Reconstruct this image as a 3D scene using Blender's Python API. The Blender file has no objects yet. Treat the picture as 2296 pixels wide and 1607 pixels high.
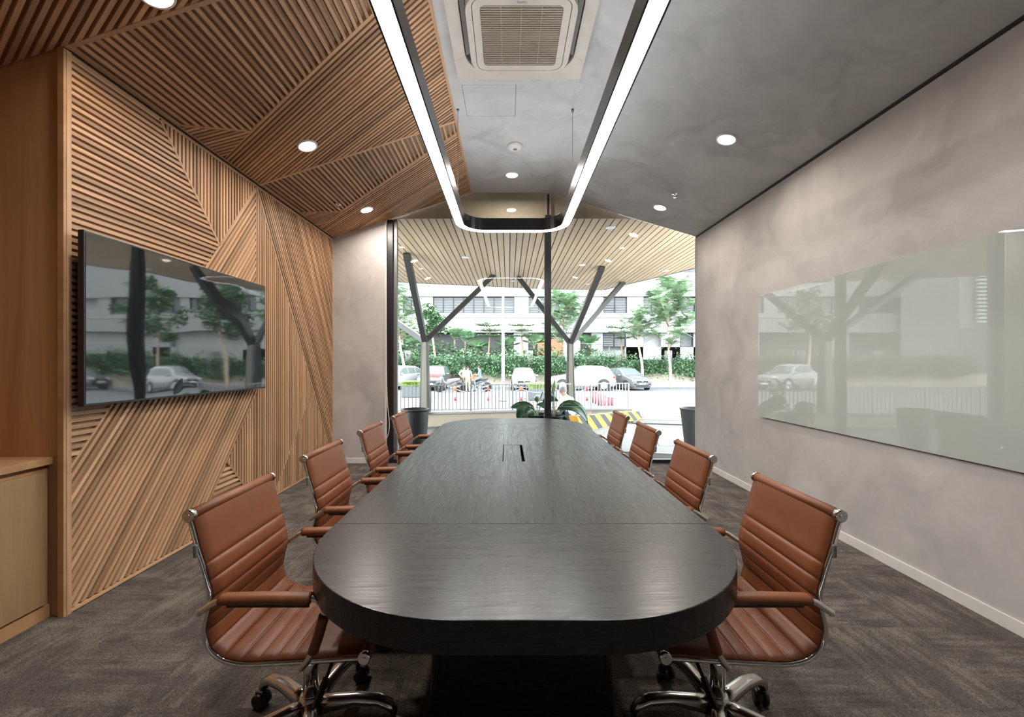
import bpy, bmesh, math, random
from mathutils import Vector, Matrix
from mathutils.geometry import tessellate_polygon
random.seed(7)
S = bpy.context.scene
COL = S.collection
# ---------------------------------------------------------------- camera, world, exposure
FPX, CX, CY, EYE = 940.0, 1140.0, 813.0, 1.35      # focal length in px, vanishing point, eye height
cam = bpy.data.cameras.new('camera'); cam.sensor_width = 36.0; cam.lens = FPX / 2296 * 36
cam.shift_x = (1148 - CX) / 2296; cam.shift_y = (CY - 803.5) / 2296; cam.clip_start = 0.02; cam.clip_end = 300
camo = bpy.data.objects.new('camera', cam); COL.objects.link(camo)
camo.location = (0, 0, EYE); camo.rotation_euler = (math.pi / 2, 0, 0); S.camera = camo
w = bpy.data.worlds.new('overcast_sky'); S.world = w; w.use_nodes = True
bg = w.node_tree.nodes['Background']; bg.inputs[0].default_value = (0.90, 0.95, 1.0, 1); bg.inputs[1].default_value = 5.2
S.view_settings.view_transform = 'Standard'; S.view_settings.look = 'None'
S.view_settings.exposure = 1.3; S.view_settings.gamma = 1.0; S.view_settings.use_curve_mapping = False
S.cycles.use_denoising = True; S.cycles.max_bounces = 8; S.cycles.diffuse_bounces = 5; S.cycles.glossy_bounces = 4
S.cycles.transparent_max_bounces = 12; S.cycles.sample_clamp_indirect = 6.0; S.cycles.caustics_reflective = False; S.cycles.caustics_refractive = False
PENDANT_L, DOWN_W, DOWN_L, UP_L = 16.0, 7.5, 16.0, 5.2          # diffuser radiance, downlight lamp watts, lens radiance, added uplight radiance
WARM = (1.0, 0.91, 0.82); COOL = (1.0, 0.96, 0.92)

# ---------------------------------------------------------------- helpers
def at(px, py, Y): return Vector(((px - CX) * Y / FPX, Y, EYE - (py - CY) * Y / FPX))
ZS = -0.5                                              # street level below the room floor
def gnd(px, py, z=ZS):
    Y = (EYE - z) * FPX / (py - CY); return Vector(((px - CX) * Y / FPX, Y, z))
K1 = (3.636 - 3.03) / (2.358 - 0.49); K2 = (3.05 - 3.636) / (2.538 - 0.58)
def zl(x): return 3.03 + (x + 2.358) * K1
def zr(x): return 3.636 + (x - 0.58) * K2
def onceil(px, py):
    a = (px - CX) / FPX; b = (CY - py) / FPX
    Y = (3.636 - EYE) / b
    if a * Y < -0.49: Y = (3.03 + 2.358 * K1 - EYE) / (b - a * K1)
    elif a * Y > 0.58: Y = (3.636 - 0.58 * K2 - EYE) / (b - a * K2)
    return Vector((a * Y, Y, EYE + b * Y))

MAT = {}
def mk(name):
    m = bpy.data.materials.new(name); m.use_nodes = True; nt = m.node_tree; MAT[name] = m
    return m, nt, nt.nodes['Principled BSDF']
def N(nt, t, **kw):
    n = nt.nodes.new('ShaderNode' + t)
    for k, v in kw.items():
        if k in n.inputs.keys(): n.inputs[k].default_value = v
        else: setattr(n, k, v)
    return n
def ramp(nt, stops):
    r = N(nt, 'ValToRGB'); e = r.color_ramp.elements
    while len(e) < len(stops): e.new(0.5)
    for el, (p, c) in zip(e, stops): el.position = p; el.color = (*c, 1)
    return r
def plain(name, col, rough=0.5, metal=0.0, vary=0.06, scale=8.0, bump=0.0, ior=None, coat=0.0):
    m, nt, b = mk(name); L = nt.links.new
    tc = N(nt, 'TexCoord'); no = N(nt, 'TexNoise', Scale=scale, Detail=3.0); L(tc.outputs['Object'], no.inputs['Vector'])
    lo = tuple(max(0, c * (1 - vary)) for c in col); hi = tuple(min(1, c * (1 + vary)) for c in col)
    r = ramp(nt, [(0.3, lo), (0.7, hi)]); L(no.outputs['Fac'], r.inputs[0]); L(r.outputs[0], b.inputs['Base Color'])
    b.inputs['Roughness'].default_value = rough; b.inputs['Metallic'].default_value = metal
    if ior: b.inputs['IOR'].default_value = ior
    if coat: b.inputs['Coat Weight'].default_value = coat; b.inputs['Coat Roughness'].default_value = 0.08
    if bump:
        bp = N(nt, 'Bump', Strength=bump, Distance=0.01); L(no.outputs['Fac'], bp.inputs['Height']); L(bp.outputs[0], b.inputs['Normal'])
    return m
def emit(name, col, s):
    m = bpy.data.materials.new(name); m.use_nodes = True; nt = m.node_tree; nt.nodes.clear(); MAT[name] = m
    e = N(nt, 'Emission', Strength=s); e.inputs[0].default_value = (*col, 1); o = N(nt, 'OutputMaterial'); nt.links.new(e.outputs[0], o.inputs[0]); return m
def wood(name, c0, c1, c2, stretch=(1.2, 34, 34), rough=0.5, jitter=0.35, bump=0.15):
    """grain runs along the object's local X"""
    m, nt, b = mk(name); L = nt.links.new
    tc = N(nt, 'TexCoord'); oi = N(nt, 'ObjectInfo')
    mp = N(nt, 'Mapping'); mp.inputs['Scale'].default_value = stretch
    mu = N(nt, 'MATH' if False else 'Math', operation='MULTIPLY'); mu.inputs[1].default_value = 37.0; L(oi.outputs['Random'], mu.inputs[0])
    cb = N(nt, 'CombineXYZ'); 
    for i in range(3): L(mu.outputs[0], cb.inputs[i])
    L(cb.outputs[0], mp.inputs['Location']); L(tc.outputs['Object'], mp.inputs['Vector'])
    n1 = N(nt, 'TexNoise', Scale=1.0, Detail=5.0, Roughness=0.62, Distortion=0.6); L(mp.outputs[0], n1.inputs['Vector'])
    r = ramp(nt, [(0.28, c0), (0.5, c1), (0.74, c2)]); L(n1.outputs['Fac'], r.inputs[0])
    mr = N(nt, 'MapRange'); mr.inputs['To Min'].default_value = 1 - jitter; mr.inputs['To Max'].default_value = 1 + jitter * 0.5; L(oi.outputs['Random'], mr.inputs['Value'])
    hs = N(nt, 'HueSaturation'); L(mr.outputs[0], hs.inputs['Value']); L(r.outputs[0], hs.inputs['Color']); L(hs.outputs[0], b.inputs['Base Color'])
    b.inputs['Roughness'].default_value = rough
    bp = N(nt, 'Bump', Strength=bump, Distance=0.002); L(n1.outputs['Fac'], bp.inputs['Height']); L(bp.outputs[0], b.inputs['Normal'])
    return m
def plaster(name, a, b_, c, scale=1.3, rough=0.75):
    m, nt, b = mk(name); L = nt.links.new
    tc = N(nt, 'TexCoord'); n0 = N(nt, 'TexNoise', Scale=scale * 2.2, Detail=2.0); L(tc.outputs['Object'], n0.inputs['Vector'])
    mx = N(nt, 'VectorMath', operation='MULTIPLY_ADD'); mx.inputs[1].default_value = (0.45,) * 3; L(n0.outputs['Color'], mx.inputs[0]); L(tc.outputs['Object'], mx.inputs[2])
    n1 = N(nt, 'TexNoise', Scale=scale, Detail=7.0, Roughness=0.62, Distortion=0.8); L(mx.outputs[0], n1.inputs['Vector'])
    r = ramp(nt, [(0.3, a), (0.5, b_), (0.7, c)]); L(n1.outputs['Fac'], r.inputs[0]); L(r.outputs[0], b.inputs['Base Color'])
    b.inputs['Roughness'].default_value = rough
    bp = N(nt, 'Bump', Strength=0.12, Distance=0.01); L(n1.outputs['Fac'], bp.inputs['Height']); L(bp.outputs[0], b.inputs['Normal'])
    return m

wood('oak_slat', (0.42, 0.225, 0.115), (0.57, 0.345, 0.19), (0.67, 0.45, 0.275))
wood('oak_backing', (0.28, 0.17, 0.088), (0.345, 0.215, 0.118), (0.41, 0.265, 0.15), stretch=(1.0, 12, 12), jitter=0.0)
wood('oak_panel', (0.37, 0.195, 0.085), (0.47, 0.26, 0.12), (0.54, 0.32, 0.16), stretch=(0.6, 9, 9), jitter=0.05)
wood('oak_door', (0.28, 0.17, 0.075), (0.36, 0.23, 0.11), (0.42, 0.28, 0.145), stretch=(0.6, 9, 9), jitter=0.05)
wood('canopy_plank', (0.45, 0.32, 0.19), (0.53, 0.385, 0.24), (0.59, 0.44, 0.285), stretch=(0.5, 10, 10), jitter=0.1, bump=0.03)
plaster('plaster_wall', (0.375, 0.352, 0.34), (0.49, 0.461, 0.444), (0.58, 0.548, 0.528))
plaster('plaster_ceiling', (0.44, 0.445, 0.445), (0.56, 0.565, 0.565), (0.65, 0.655, 0.655), scale=1.6)
plain('taupe', (0.50, 0.39, 0.29), 0.6); plain('white_trim', (0.72, 0.69, 0.66), 0.45); plain('black_metal', (0.018, 0.018, 0.02), 0.38, 0.3)
plain('grey_metal', (0.20, 0.21, 0.20), 0.4, 0.6); plain('chrome', (0.78, 0.77, 0.75), 0.10, 1.0, vary=0.02); plain('polished_alu', (0.62, 0.60, 0.57), 0.2, 1.0, vary=0.03)
plain('black_plastic', (0.012, 0.012, 0.013), 0.38); plain('grey_plastic', (0.2, 0.2, 0.2), 0.5); plain('leather', (0.185, 0.056, 0.0185), 0.46, vary=0.05, scale=30, bump=0.02)
plain('pendant_black', (0.03, 0.03, 0.032), 0.28, 0.7); plain('ac_white', (0.62, 0.57, 0.51), 0.5); plain('ac_grille', (0.40, 0.34, 0.27), 0.6); plain('ac_dark', (0.05, 0.05, 0.055), 0.6); plain('ac_grey', (0.25, 0.25, 0.25), 0.5)
plain('back_wall', (0.10, 0.095, 0.09), 0.6); plain('white_plastic', (0.75, 0.74, 0.72), 0.4)
emit('led', (1.0, 0.985, 0.97), PENDANT_L); emit('added_up_glow', (0.97, 0.985, 1.0), UP_L); emit('lens', WARM, DOWN_L); emit('lens_out', (1, 1, 1), 4.0)
plain('glass_board', (0.46, 0.50, 0.465), 0.0, vary=0.01, ior=1.75); plain('board_edge', (0.62, 0.66, 0.58), 0.2)
# --- TV screen: black gloss with a faint waviness
m, nt, b = mk('tv_screen'); b.inputs['Base Color'].default_value = (0.012, 0.014, 0.017, 1); b.inputs['Roughness'].default_value = 0.03; b.inputs['IOR'].default_value = 1.95
tc = N(nt, 'TexCoord'); no = N(nt, 'TexNoise', Scale=2.2, Detail=0.0); bp = N(nt, 'Bump', Strength=0.12, Distance=0.03)
nt.links.new(tc.outputs['Object'], no.inputs['Vector']); nt.links.new(no.outputs['Fac'], bp.inputs['Height']); nt.links.new(bp.outputs[0], b.inputs['Normal'])
# --- window glass: thin sheet, clear with Fresnel reflection
m = bpy.data.materials.new('window_glass'); m.use_nodes = True; nt = m.node_tree; nt.nodes.clear(); MAT['window_glass'] = m
tr = N(nt, 'BsdfTransparent'); tr.inputs[0].default_value = (0.95, 0.97, 0.96, 1); gl = N(nt, 'BsdfGlossy'); gl.inputs['Roughness'].default_value = 0.0
fr = N(nt, 'Fresnel'); fr.inputs[0].default_value = 1.3; mx = N(nt, 'MixShader'); o = N(nt, 'OutputMaterial')
nt.links.new(fr.outputs[0], mx.inputs[0]); nt.links.new(tr.outputs[0], mx.inputs[1]); nt.links.new(gl.outputs[0], mx.inputs[2]); nt.links.new(mx.outputs[0], o.inputs[0])
# --- black stained oak table
def table_wood(name):
    m, nt, b = mk(name); L = nt.links.new
    tc = N(nt, 'TexCoord'); mp = N(nt, 'Mapping'); mp.inputs['Scale'].default_value = (0.22, 2.3, 2.3); L(tc.outputs['Object'], mp.inputs['Vector'])
    n0 = N(nt, 'TexNoise', Scale=1.0, Detail=1.2, Roughness=0.35); L(mp.outputs[0], n0.inputs['Vector'])
    mw = N(nt, 'Mapping'); mw.inputs['Scale'].default_value = (6, 40, 40); L(tc.outputs['Object'], mw.inputs['Vector'])
    nw = N(nt, 'TexNoise', Scale=1.0, Detail=2.0); L(mw.outputs[0], nw.inputs['Vector'])
    wa = N(nt, 'Math', operation='MULTIPLY_ADD'); wa.inputs[1].default_value = 0.018; L(nw.outputs['Fac'], wa.inputs[0]); L(n0.outputs['Fac'], wa.inputs[2])
    ml = N(nt, 'Math', operation='MULTIPLY'); ml.inputs[1].default_value = 30.0; L(wa.outputs[0], ml.inputs[0])
    fr = N(nt, 'Math', operation='FRACT'); L(ml.outputs[0], fr.inputs[0])
    mp2 = N(nt, 'Mapping'); mp2.inputs['Scale'].default_value = (5, 190, 190); L(tc.outputs['Object'], mp2.inputs['Vector'])
    n2 = N(nt, 'TexNoise', Scale=1.0, Detail=3.0); L(mp2.outputs[0], n2.inputs['Vector'])
    r1 = ramp(nt, [(0.0, (0.15,) * 3), (0.08, (0.6,) * 3), (0.22, (0.97,) * 3), (1.0, (1,) * 3)]); L(fr.outputs[0], r1.inputs[0])
    r2 = ramp(nt, [(0.38, (0.55,) * 3), (0.55, (1,) * 3)]); L(n2.outputs['Fac'], r2.inputs[0])
    mm = N(nt, 'Math', operation='MULTIPLY'); L(r1.outputs[0], mm.inputs[0]); L(r2.outputs[0], mm.inputs[1])
    cr = ramp(nt, [(0.0, (0.003, 0.003, 0.004)), (0.6, (0.010, 0.010, 0.011)), (1.0, (0.014, 0.014, 0.0145))]); L(mm.outputs[0], cr.inputs[0]); L(cr.outputs[0], b.inputs['Base Color'])
    rr = N(nt, 'MapRange'); rr.inputs['To Min'].default_value = 0.36; rr.inputs['To Max'].default_value = 0.27; L(mm.outputs[0], rr.inputs['Value']); L(rr.outputs[0], b.inputs['Roughness'])
    bp = N(nt, 'Bump', Strength=0.05, Distance=0.001); L(mm.outputs[0], bp.inputs['Height']); L(bp.outputs[0], b.inputs['Normal'])
    b.inputs['IOR'].default_value = 1.5
table_wood('black_oak')
# --- carpet tile: streaks along local X, coarse loop texture
m, nt, b = mk('carpet'); L = nt.links.new
tc = N(nt, 'TexCoord'); oi = N(nt, 'ObjectInfo'); mu = N(nt, 'Math', operation='MULTIPLY'); mu.inputs[1].default_value = 91.0; L(oi.outputs['Random'], mu.inputs[0])
cb = N(nt, 'CombineXYZ'); L(mu.outputs[0], cb.inputs[0]); L(mu.outputs[0], cb.inputs[1])
ad = N(nt, 'VectorMath', operation='ADD'); L(tc.outputs['Object'], ad.inputs[0]); L(cb.outputs[0], ad.inputs[1])
mp = N(nt, 'Mapping'); mp.inputs['Scale'].default_value = (3.5, 30, 1); L(ad.outputs[0], mp.inputs['Vector'])
n1 = N(nt, 'TexNoise', Scale=1.0, Detail=4.0, Roughness=0.6); L(mp.outputs[0], n1.inputs['Vector'])
n2 = N(nt, 'TexNoise', Scale=5.0, Detail=3.0); L(ad.outputs[0], n2.inputs['Vector'])
vo = N(nt, 'TexVoronoi', Scale=165.0); L(ad.outputs[0], vo.inputs['Vector'])
a1 = N(nt, 'Math', operation='MULTIPLY_ADD'); a1.inputs[1].default_value = 1.1; L(n2.outputs['Fac'], a1.inputs[0]); L(n1.outputs['Fac'], a1.inputs[2])
a2 = N(nt, 'Math', operation='MULTIPLY_ADD'); a2.inputs[1].default_value = -0.62; L(vo.outputs['Distance'], a2.inputs[0]); L(a1.outputs[0], a2.inputs[2])
r = ramp(nt, [(0.36, (0.058, 0.050, 0.047)), (0.74, (0.105, 0.091, 0.081)), (1.08 - 0.08, (0.19, 0.163, 0.136))]); L(a2.outputs[0], r.inputs[0]); L(r.outputs[0], b.inputs['Base Color'])
b.inputs['Roughness'].default_value = 0.95; b.inputs['Specular IOR Level'].default_value = 0.15
bp = N(nt, 'Bump', Strength=0.6, Distance=0.003); L(vo.outputs['Distance'], bp.inputs['Height']); L(bp.outputs[0], b.inputs['Normal'])
# --- outdoor materials
plain('road', (0.105, 0.105, 0.108), 0.8, scale=3); plain('paving', (0.22, 0.22, 0.22), 0.75, scale=5, vary=0.1); plain('paving_base', (0.04, 0.04, 0.04), 0.9); plain('beige_wall', (0.36, 0.30, 0.24), 0.8); plain('white_wall', (0.245, 0.245, 0.24), 0.8, vary=0.03, scale=1.5)
plain('grey_wall', (0.30, 0.30, 0.295), 0.8); plain('dark_glass', (0.05, 0.055, 0.06), 0.15); plain('dark_void', (0.05, 0.05, 0.05), 0.9); plain('shutter', (0.11, 0.11, 0.11), 0.6); plain('tile_wall', (0.44, 0.38, 0.31), 0.7, scale=30, vary=0.12)
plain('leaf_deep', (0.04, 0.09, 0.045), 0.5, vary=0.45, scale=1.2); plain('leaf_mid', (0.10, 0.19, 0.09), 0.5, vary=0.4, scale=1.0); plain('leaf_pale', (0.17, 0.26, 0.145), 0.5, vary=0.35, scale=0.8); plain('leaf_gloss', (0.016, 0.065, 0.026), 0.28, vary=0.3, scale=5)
plain('grass_green', (0.22, 0.34, 0.08), 0.6, vary=0.3, scale=4); plain('bark', (0.26, 0.18, 0.12), 0.9, vary=0.3, scale=9); plain('bark_pale', (0.42, 0.32, 0.23), 0.9, vary=0.3, scale=9)
plain('car_white', (0.265, 0.265, 0.27), 0.25, coat=0.6, vary=0.01); plain('car_red', (0.36, 0.035, 0.04), 0.3, coat=0.6); plain('car_dark', (0.09, 0.095, 0.10), 0.3, coat=0.6); plain('car_glass', (0.10, 0.12, 0.12), 0.08); plain('tyre', (0.02, 0.02, 0.02), 0.8); plain('rim', (0.5, 0.5, 0.52), 0.3, 0.8); plain('lamp_glass', (0.7, 0.7, 0.72), 0.15); plain('plate', (0.75, 0.75, 0.72), 0.5)
plain('red_paint', (0.36, 0.03, 0.03), 0.5); plain('white_paint', (0.8, 0.8, 0.78), 0.5); plain('orange_paint', (0.50, 0.09, 0.03), 0.5); plain('maroon_paint', (0.17, 0.02, 0.035), 0.5); plain('yellow_paint', (0.62, 0.33, 0.035), 0.6, vary=0.15); plain('charcoal_paint', (0.04, 0.043, 0.047), 0.6, vary=0.2)
plain('pot_dark', (0.016, 0.017, 0.019), 0.5, vary=0.25, scale=20); plain('planter_dark', (0.08, 0.085, 0.09), 0.6); plain('soil', (0.05, 0.035, 0.025), 0.95); plain('steel_rail', (0.25, 0.25, 0.25), 0.4, 0.5); plain('tree_column', (0.06, 0.06, 0.058), 0.35, 0.6); plain('tree_column_face', (0.16, 0.15, 0.12), 0.45, 0.3)
plain('skin', (0.42, 0.24, 0.16), 0.6); plain('hair_dark', (0.02, 0.018, 0.016), 0.7); plain('hair_grey', (0.16, 0.155, 0.15), 0.7); plain('shirt_white', (0.72, 0.73, 0.74), 0.8); plain('shirt_pale', (0.60, 0.68, 0.74), 0.8); plain('shirt_blue', (0.12, 0.22, 0.38), 0.8); plain('khaki', (0.52, 0.37, 0.18), 0.8); plain('trousers_dark', (0.04, 0.05, 0.07), 0.8); plain('jeans', (0.12, 0.17, 0.22), 0.8); plain('bag_brown', (0.30, 0.13, 0.06), 0.6); plain('paper', (0.74, 0.73, 0.70), 0.8); plain('cable', (0.70, 0.65, 0.56), 0.5); plain('seat_pink', (0.55, 0.22, 0.20), 0.5); plain('louvre', (0.55, 0.56, 0.55), 0.5)

class MB:
    def __init__(s): s.v = []; s.f = []; s.sm = []
    def add(s, vs, fs, smooth=False):
        o = len(s.v); s.v += [tuple(p) for p in vs]; s.f += [tuple(i + o for i in f) for f in fs]; s.sm += [smooth] * len(fs); return s
    def box(s, a, b, R=None, c=None):
        x0, y0, z0 = a; x1, y1, z1 = b
        vs = [Vector(p) for p in ((x0, y0, z0), (x1, y0, z0), (x1, y1, z0), (x0, y1, z0), (x0, y0, z1), (x1, y0, z1), (x1, y1, z1), (x0, y1, z1))]
        if R is not None:
            c = Vector(c) if c is not None else Vector(((x0 + x1) / 2, (y0 + y1) / 2, (z0 + z1) / 2)); vs = [R @ (p - c) + c for p in vs]
        return s.add(vs, [(0, 3, 2, 1), (4, 5, 6, 7), (0, 1, 5, 4), (1, 2, 6, 5), (2, 3, 7, 6), (3, 0, 4, 7)])
    def tube(s, pts, r, n=8, cap=True, smooth=True):
        pts = [Vector(p) for p in pts]; k = len(pts); rs = r if isinstance(r, (list, tuple)) else [r] * k
        vs = []; prev = None
        for i, p in enumerate(pts):
            t = (pts[min(i + 1, k - 1)] - pts[max(i - 1, 0)]).normalized()
            if prev is None: a = t.orthogonal().normalized()
            else:
                a = prev - t * prev.dot(t); a = a.normalized() if a.length > 1e-6 else t.orthogonal().normalized()
            prev = a; b = t.cross(a)
            vs += [p + (a * math.cos(q) + b * math.sin(q)) * rs[i] for q in [2 * math.pi * j / n for j in range(n)]]
        fs = [(i * n + j, i * n + (j + 1) % n, (i + 1) * n + (j + 1) % n, (i + 1) * n + j) for i in range(k - 1) for j in range(n)]
        s.add(vs, fs, smooth)
        if cap:
            o = len(s.v) - len(vs); s.f += [tuple(o + j for j in range(n))[::-1], tuple(o + (k - 1) * n + j for j in range(n))]; s.sm += [False, False]
        return s
    def bar(s, p, q, wdt, hgt, up=(0, 0, 1), w2=None, h2=None):
        p = Vector(p); q = Vector(q); t = (q - p).normalized(); up = Vector(up)
        a = t.cross(up); a = a.normalized() if a.length > 1e-5 else t.orthogonal().normalized(); b = a.cross(t).normalized()
        w2 = wdt if w2 is None else w2; h2 = hgt if h2 is None else h2
        vs = [p + a * (i * wdt / 2) + b * (j * hgt / 2) for i, j in ((-1, -1), (1, -1), (1, 1), (-1, 1))] + [q + a * (i * w2 / 2) + b * (j * h2 / 2) for i, j in ((-1, -1), (1, -1), (1, 1), (-1, 1))]
        return s.add(vs, [(0, 3, 2, 1), (4, 5, 6, 7), (0, 1, 5, 4), (1, 2, 6, 5), (2, 3, 7, 6), (3, 0, 4, 7)])
    def lathe(s, prof, c=(0, 0, 0), n=24, axis='z', smooth=True):
        c = Vector(c); vs = []
        for r, z in prof:
            for j in range(n):
                a = 2 * math.pi * j / n; x, y = r * math.cos(a), r * math.sin(a)
                vs.append(c + Vector({'z': (x, y, z), 'x': (z, x, y), 'y': (y, z, x)}[axis]))
        k = len(prof); fs = [(i * n + j, i * n + (j + 1) % n, (i + 1) * n + (j + 1) % n, (i + 1) * n + j) for i in range(k - 1) for j in range(n)]
        s.add(vs, fs, smooth); o = len(s.v) - len(vs)
        if prof[0][0] > 1e-6: s.f.append(tuple(o + j for j in range(n))[::-1]); s.sm.append(False)
        if prof[-1][0] > 1e-6: s.f.append(tuple(o + (k - 1) * n + j for j in range(n))); s.sm.append(False)
        return s
    def prism(s, loops, z0, z1, M=None):
        """loops: outer then holes, 2-D; extruded between z0 and z1; M maps (x, y, z)"""
        M = M or (lambda x, y, z: (x, y, z)); o = len(s.v)
        flat = [p for lp in loops for p in lp]; n = len(flat)
        s.v += [tuple(M(p[0], p[1], z0)) for p in flat] + [tuple(M(p[0], p[1], z1)) for p in flat]
        if len(loops) == 1: s.f += [tuple(o + i for i in range(n))[::-1], tuple(o + n + i for i in range(n))]; s.sm += [False] * 2
        else:
            tri = tessellate_polygon([[Vector((p[0], p[1], 0)) for p in lp] for lp in loops])
            for t in tri: s.f += [tuple(o + i for i in t), tuple(o + n + i for i in t[::-1])]; s.sm += [False] * 2
        k = 0
        for lp in loops:
            m_ = len(lp)
            for i in range(m_): a, b = o + k + i, o + k + (i + 1) % m_; s.f.append((a, b, b + n, a + n)); s.sm.append(False)
            k += m_
        return s
    def mesh(s, name):
        me = bpy.data.meshes.new(name); me.from_pydata(s.v, [], s.f)
        for p, q in zip(me.polygons, s.sm): p.use_smooth = q
        me.update(); bm = bmesh.new(); bm.from_mesh(me); bmesh.ops.recalc_face_normals(bm, faces=bm.faces); bm.to_mesh(me); bm.free(); return me
    def build(s, name, mat, parent=None, bevel=0, seg=2, recalc=True):
        me = s.mesh(name); me.materials.append(MAT[mat]); o = bpy.data.objects.new(name, me); COL.objects.link(o); o.parent = parent
        if bevel: md = o.modifiers.new('bevel', 'BEVEL'); md.width = bevel; md.segments = seg; md.limit_method = 'ANGLE'; md.angle_limit = math.radians(40)
        return o
def tag(o, label, cat, group=None):
    o['label'] = label; o['category'] = cat
    if group: o['group'] = group
    return o
def struct(o, label=None):
    o['kind'] = 'structure'
    if label: o['label'] = label
    return o
def empty(name, loc=(0, 0, 0), rz=0.0, parent=None):
    o = bpy.data.objects.new(name, None); COL.objects.link(o); o.location = loc; o.rotation_euler = (0, 0, rz); o.empty_display_size = 0.1; o.parent = parent; return o
def copy_tree(o, parent=None):
    c = o.copy(); COL.objects.link(c); c.parent = parent
    for ch in list(o.children): copy_tree(ch, c)
    return c
def catmull(P, n):
    P = [Vector(p) for p in P]; out = []
    for i in range(len(P) - 1):
        a, b, c, d = P[max(i - 1, 0)], P[i], P[i + 1], P[min(i + 2, len(P) - 1)]
        for j in range(n):
            t = j / n; out.append(0.5 * ((2 * b) + (c - a) * t + (2 * a - 5 * b + 4 * c - d) * t * t + (3 * b - a - 3 * c + d) * t ** 3))
    out.append(P[-1]); return out
def rrect(x0, y0, x1, y1, r, n=8):
    out = []
    for cx, cy, a0 in ((x1 - r, y0 + r, -90), (x1 - r, y1 - r, 0), (x0 + r, y1 - r, 90), (x0 + r, y0 + r, 180)):
        out += [(cx + r * math.cos(math.radians(a0 + 90 * i / n)), cy + r * math.sin(math.radians(a0 + 90 * i / n))) for i in range(n + 1)]
    return out
def clip(poly, nx, ny, d):
    """keep nx*x + ny*y <= d"""
    out = []
    for i, p in enumerate(poly):
        q = poly[(i + 1) % len(poly)]; a = nx * p[0] + ny * p[1] - d; b = nx * q[0] + ny * q[1] - d
        if a <= 0: out.append(p)
        if (a < 0 < b) or (b < 0 < a): t = a / (a - b); out.append((p[0] + (q[0] - p[0]) * t, p[1] + (q[1] - p[1]) * t))
    return out
def area(p): return abs(sum(p[i][0] * p[(i + 1) % len(p)][1] - p[(i + 1) % len(p)][0] * p[i][1] for i in range(len(p)))) / 2
def slats(parent, poly, d, pitch, wd, dep, frame, mat='oak_slat', name='slat', off=0.0, jit=0.0, minlen=0.02):
    """clip parallel strips to a convex polygon; each strip becomes its own object, local X along the slat"""
    O, U, V, Nn = frame; L = math.hypot(*d); dx, dy = d[0] / L, d[1] / L
    rot = [(p[0] * dx + p[1] * dy, -p[0] * dy + p[1] * dx) for p in poly]
    lo, hi = min(p[1] for p in rot), max(p[1] for p in rot); t = lo + off; out = []
    while t < hi:
        a = clip(clip(rot, 0, -1, -t), 0, 1, t + wd)
        if len(a) >= 3 and area(a) > wd * minlen:
            mx = sum(p[0] for p in a) / len(a); my = t + wd / 2; j = dep + random.uniform(-jit, jit)
            o = MB().prism([[(p[0] - mx, p[1] - my) for p in a]], 0, j).build(name, mat, parent)
            A = U * dx + V * dy; B = V * dx - U * dy; pos = O + A * mx + B * my
            o.matrix_local = Matrix(((A.x, B.x, Nn.x, pos.x), (A.y, B.y, Nn.y, pos.y), (A.z, B.z, Nn.z, pos.z), (0, 0, 0, 1))); out.append(o)
        t += pitch
    return out
def strip(parent, p, q, wd, dep, frame, mat='oak_slat', name='edge_strip'):
    dx, dy = q[0] - p[0], q[1] - p[1]; L = math.hypot(dx, dy); nx, ny = -dy / L * wd / 2, dx / L * wd / 2
    return slats(parent, [(p[0] + nx, p[1] + ny), (p[0] - nx, p[1] - ny), (q[0] - nx, q[1] - ny), (q[0] + nx, q[1] + ny)], (dx, dy), wd * 2, wd, dep, frame, mat, name)
# ================================================================ ROOM SHELL
YF, YB, XL, XR = 5.64, -1.6, -2.358, 2.538
floor = struct(MB().box((-3.1, YB, -0.2), (XR + 0.1, YF + 0.1, -0.012)).build('floor', 'black_metal'), 'grey brown carpet tile floor of the meeting room')
tm = MB().prism([rrect(-0.2498, -0.2498, 0.2498, 0.2498, 0.001, 1)], -0.0125, 0.0).mesh('carpet_tile'); tm.materials.append(MAT['carpet'])
i = 0
for ix in range(-6, 6):
    for iy in range(-3, 12):
        x, y = 0.03 + ix * 0.5 + 0.25, 0.14 + iy * 0.5 - 0.25
        if x < -3.0 or y + 0.25 < -1.0 or x > 2.4: continue
        o = bpy.data.objects.new('carpet_tile', tm); COL.objects.link(o); o.parent = floor; o.location = (x, y, 0); o.rotation_euler = (0, 0, ((ix + iy) % 2) * math.pi / 2)
# left wall: slatted
wl = struct(MB().box((XL - 0.13, 2.252, 0), (XL - 0.018, YF, 3.03)).build('wall_left', 'oak_backing'), 'oak slat wall in folded triangular fields behind the screen')
FW = (Vector((XL - 0.018, 0, 0)), Vector((0, 1, 0)), Vector((0, 0, 1)), Vector((1, 0, 0)))
Z0, ZT = 0.03, 3.0
T0, T1, T2, T3, J = (2.262, ZT), (2.834, ZT), (3.925, ZT), (5.638, ZT), (3.426, 2.309)
LB = (2.262, 0.80); V2 = (3.925, 1.07); L3 = (3.14, Z0); L5 = (3.524, 0.514); L5b = (3.934, Z0); L6 = (5.065, 1.03); L6b = (4.22, Z0); CR = (5.638, Z0)
PW, SW, SD = 0.0362, 0.0205, 0.018
slats(wl, [T0, T1, J, LB], (1, 0), PW, SW, SD, FW, off=0.01)
slats(wl, [T1, T2, J], (0, 1), PW, SW, SD, FW)
slats(wl, [T2, V2, L3, (2.262, Z0), LB], (1, 1.345), PW, SW, SD, FW)
slats(wl, [T2, L6, L6b, L5b, (3.925, Z0)], (0, 1), PW, SW, SD, FW, off=0.012)
slats(wl, [V2, L5, (3.925, 0.04)], (0, 1), PW, SW, SD, FW, off=0.012)
slats(wl, [L5, L5b, L3], (1, 0), 0.042, SW, SD, FW)
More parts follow.
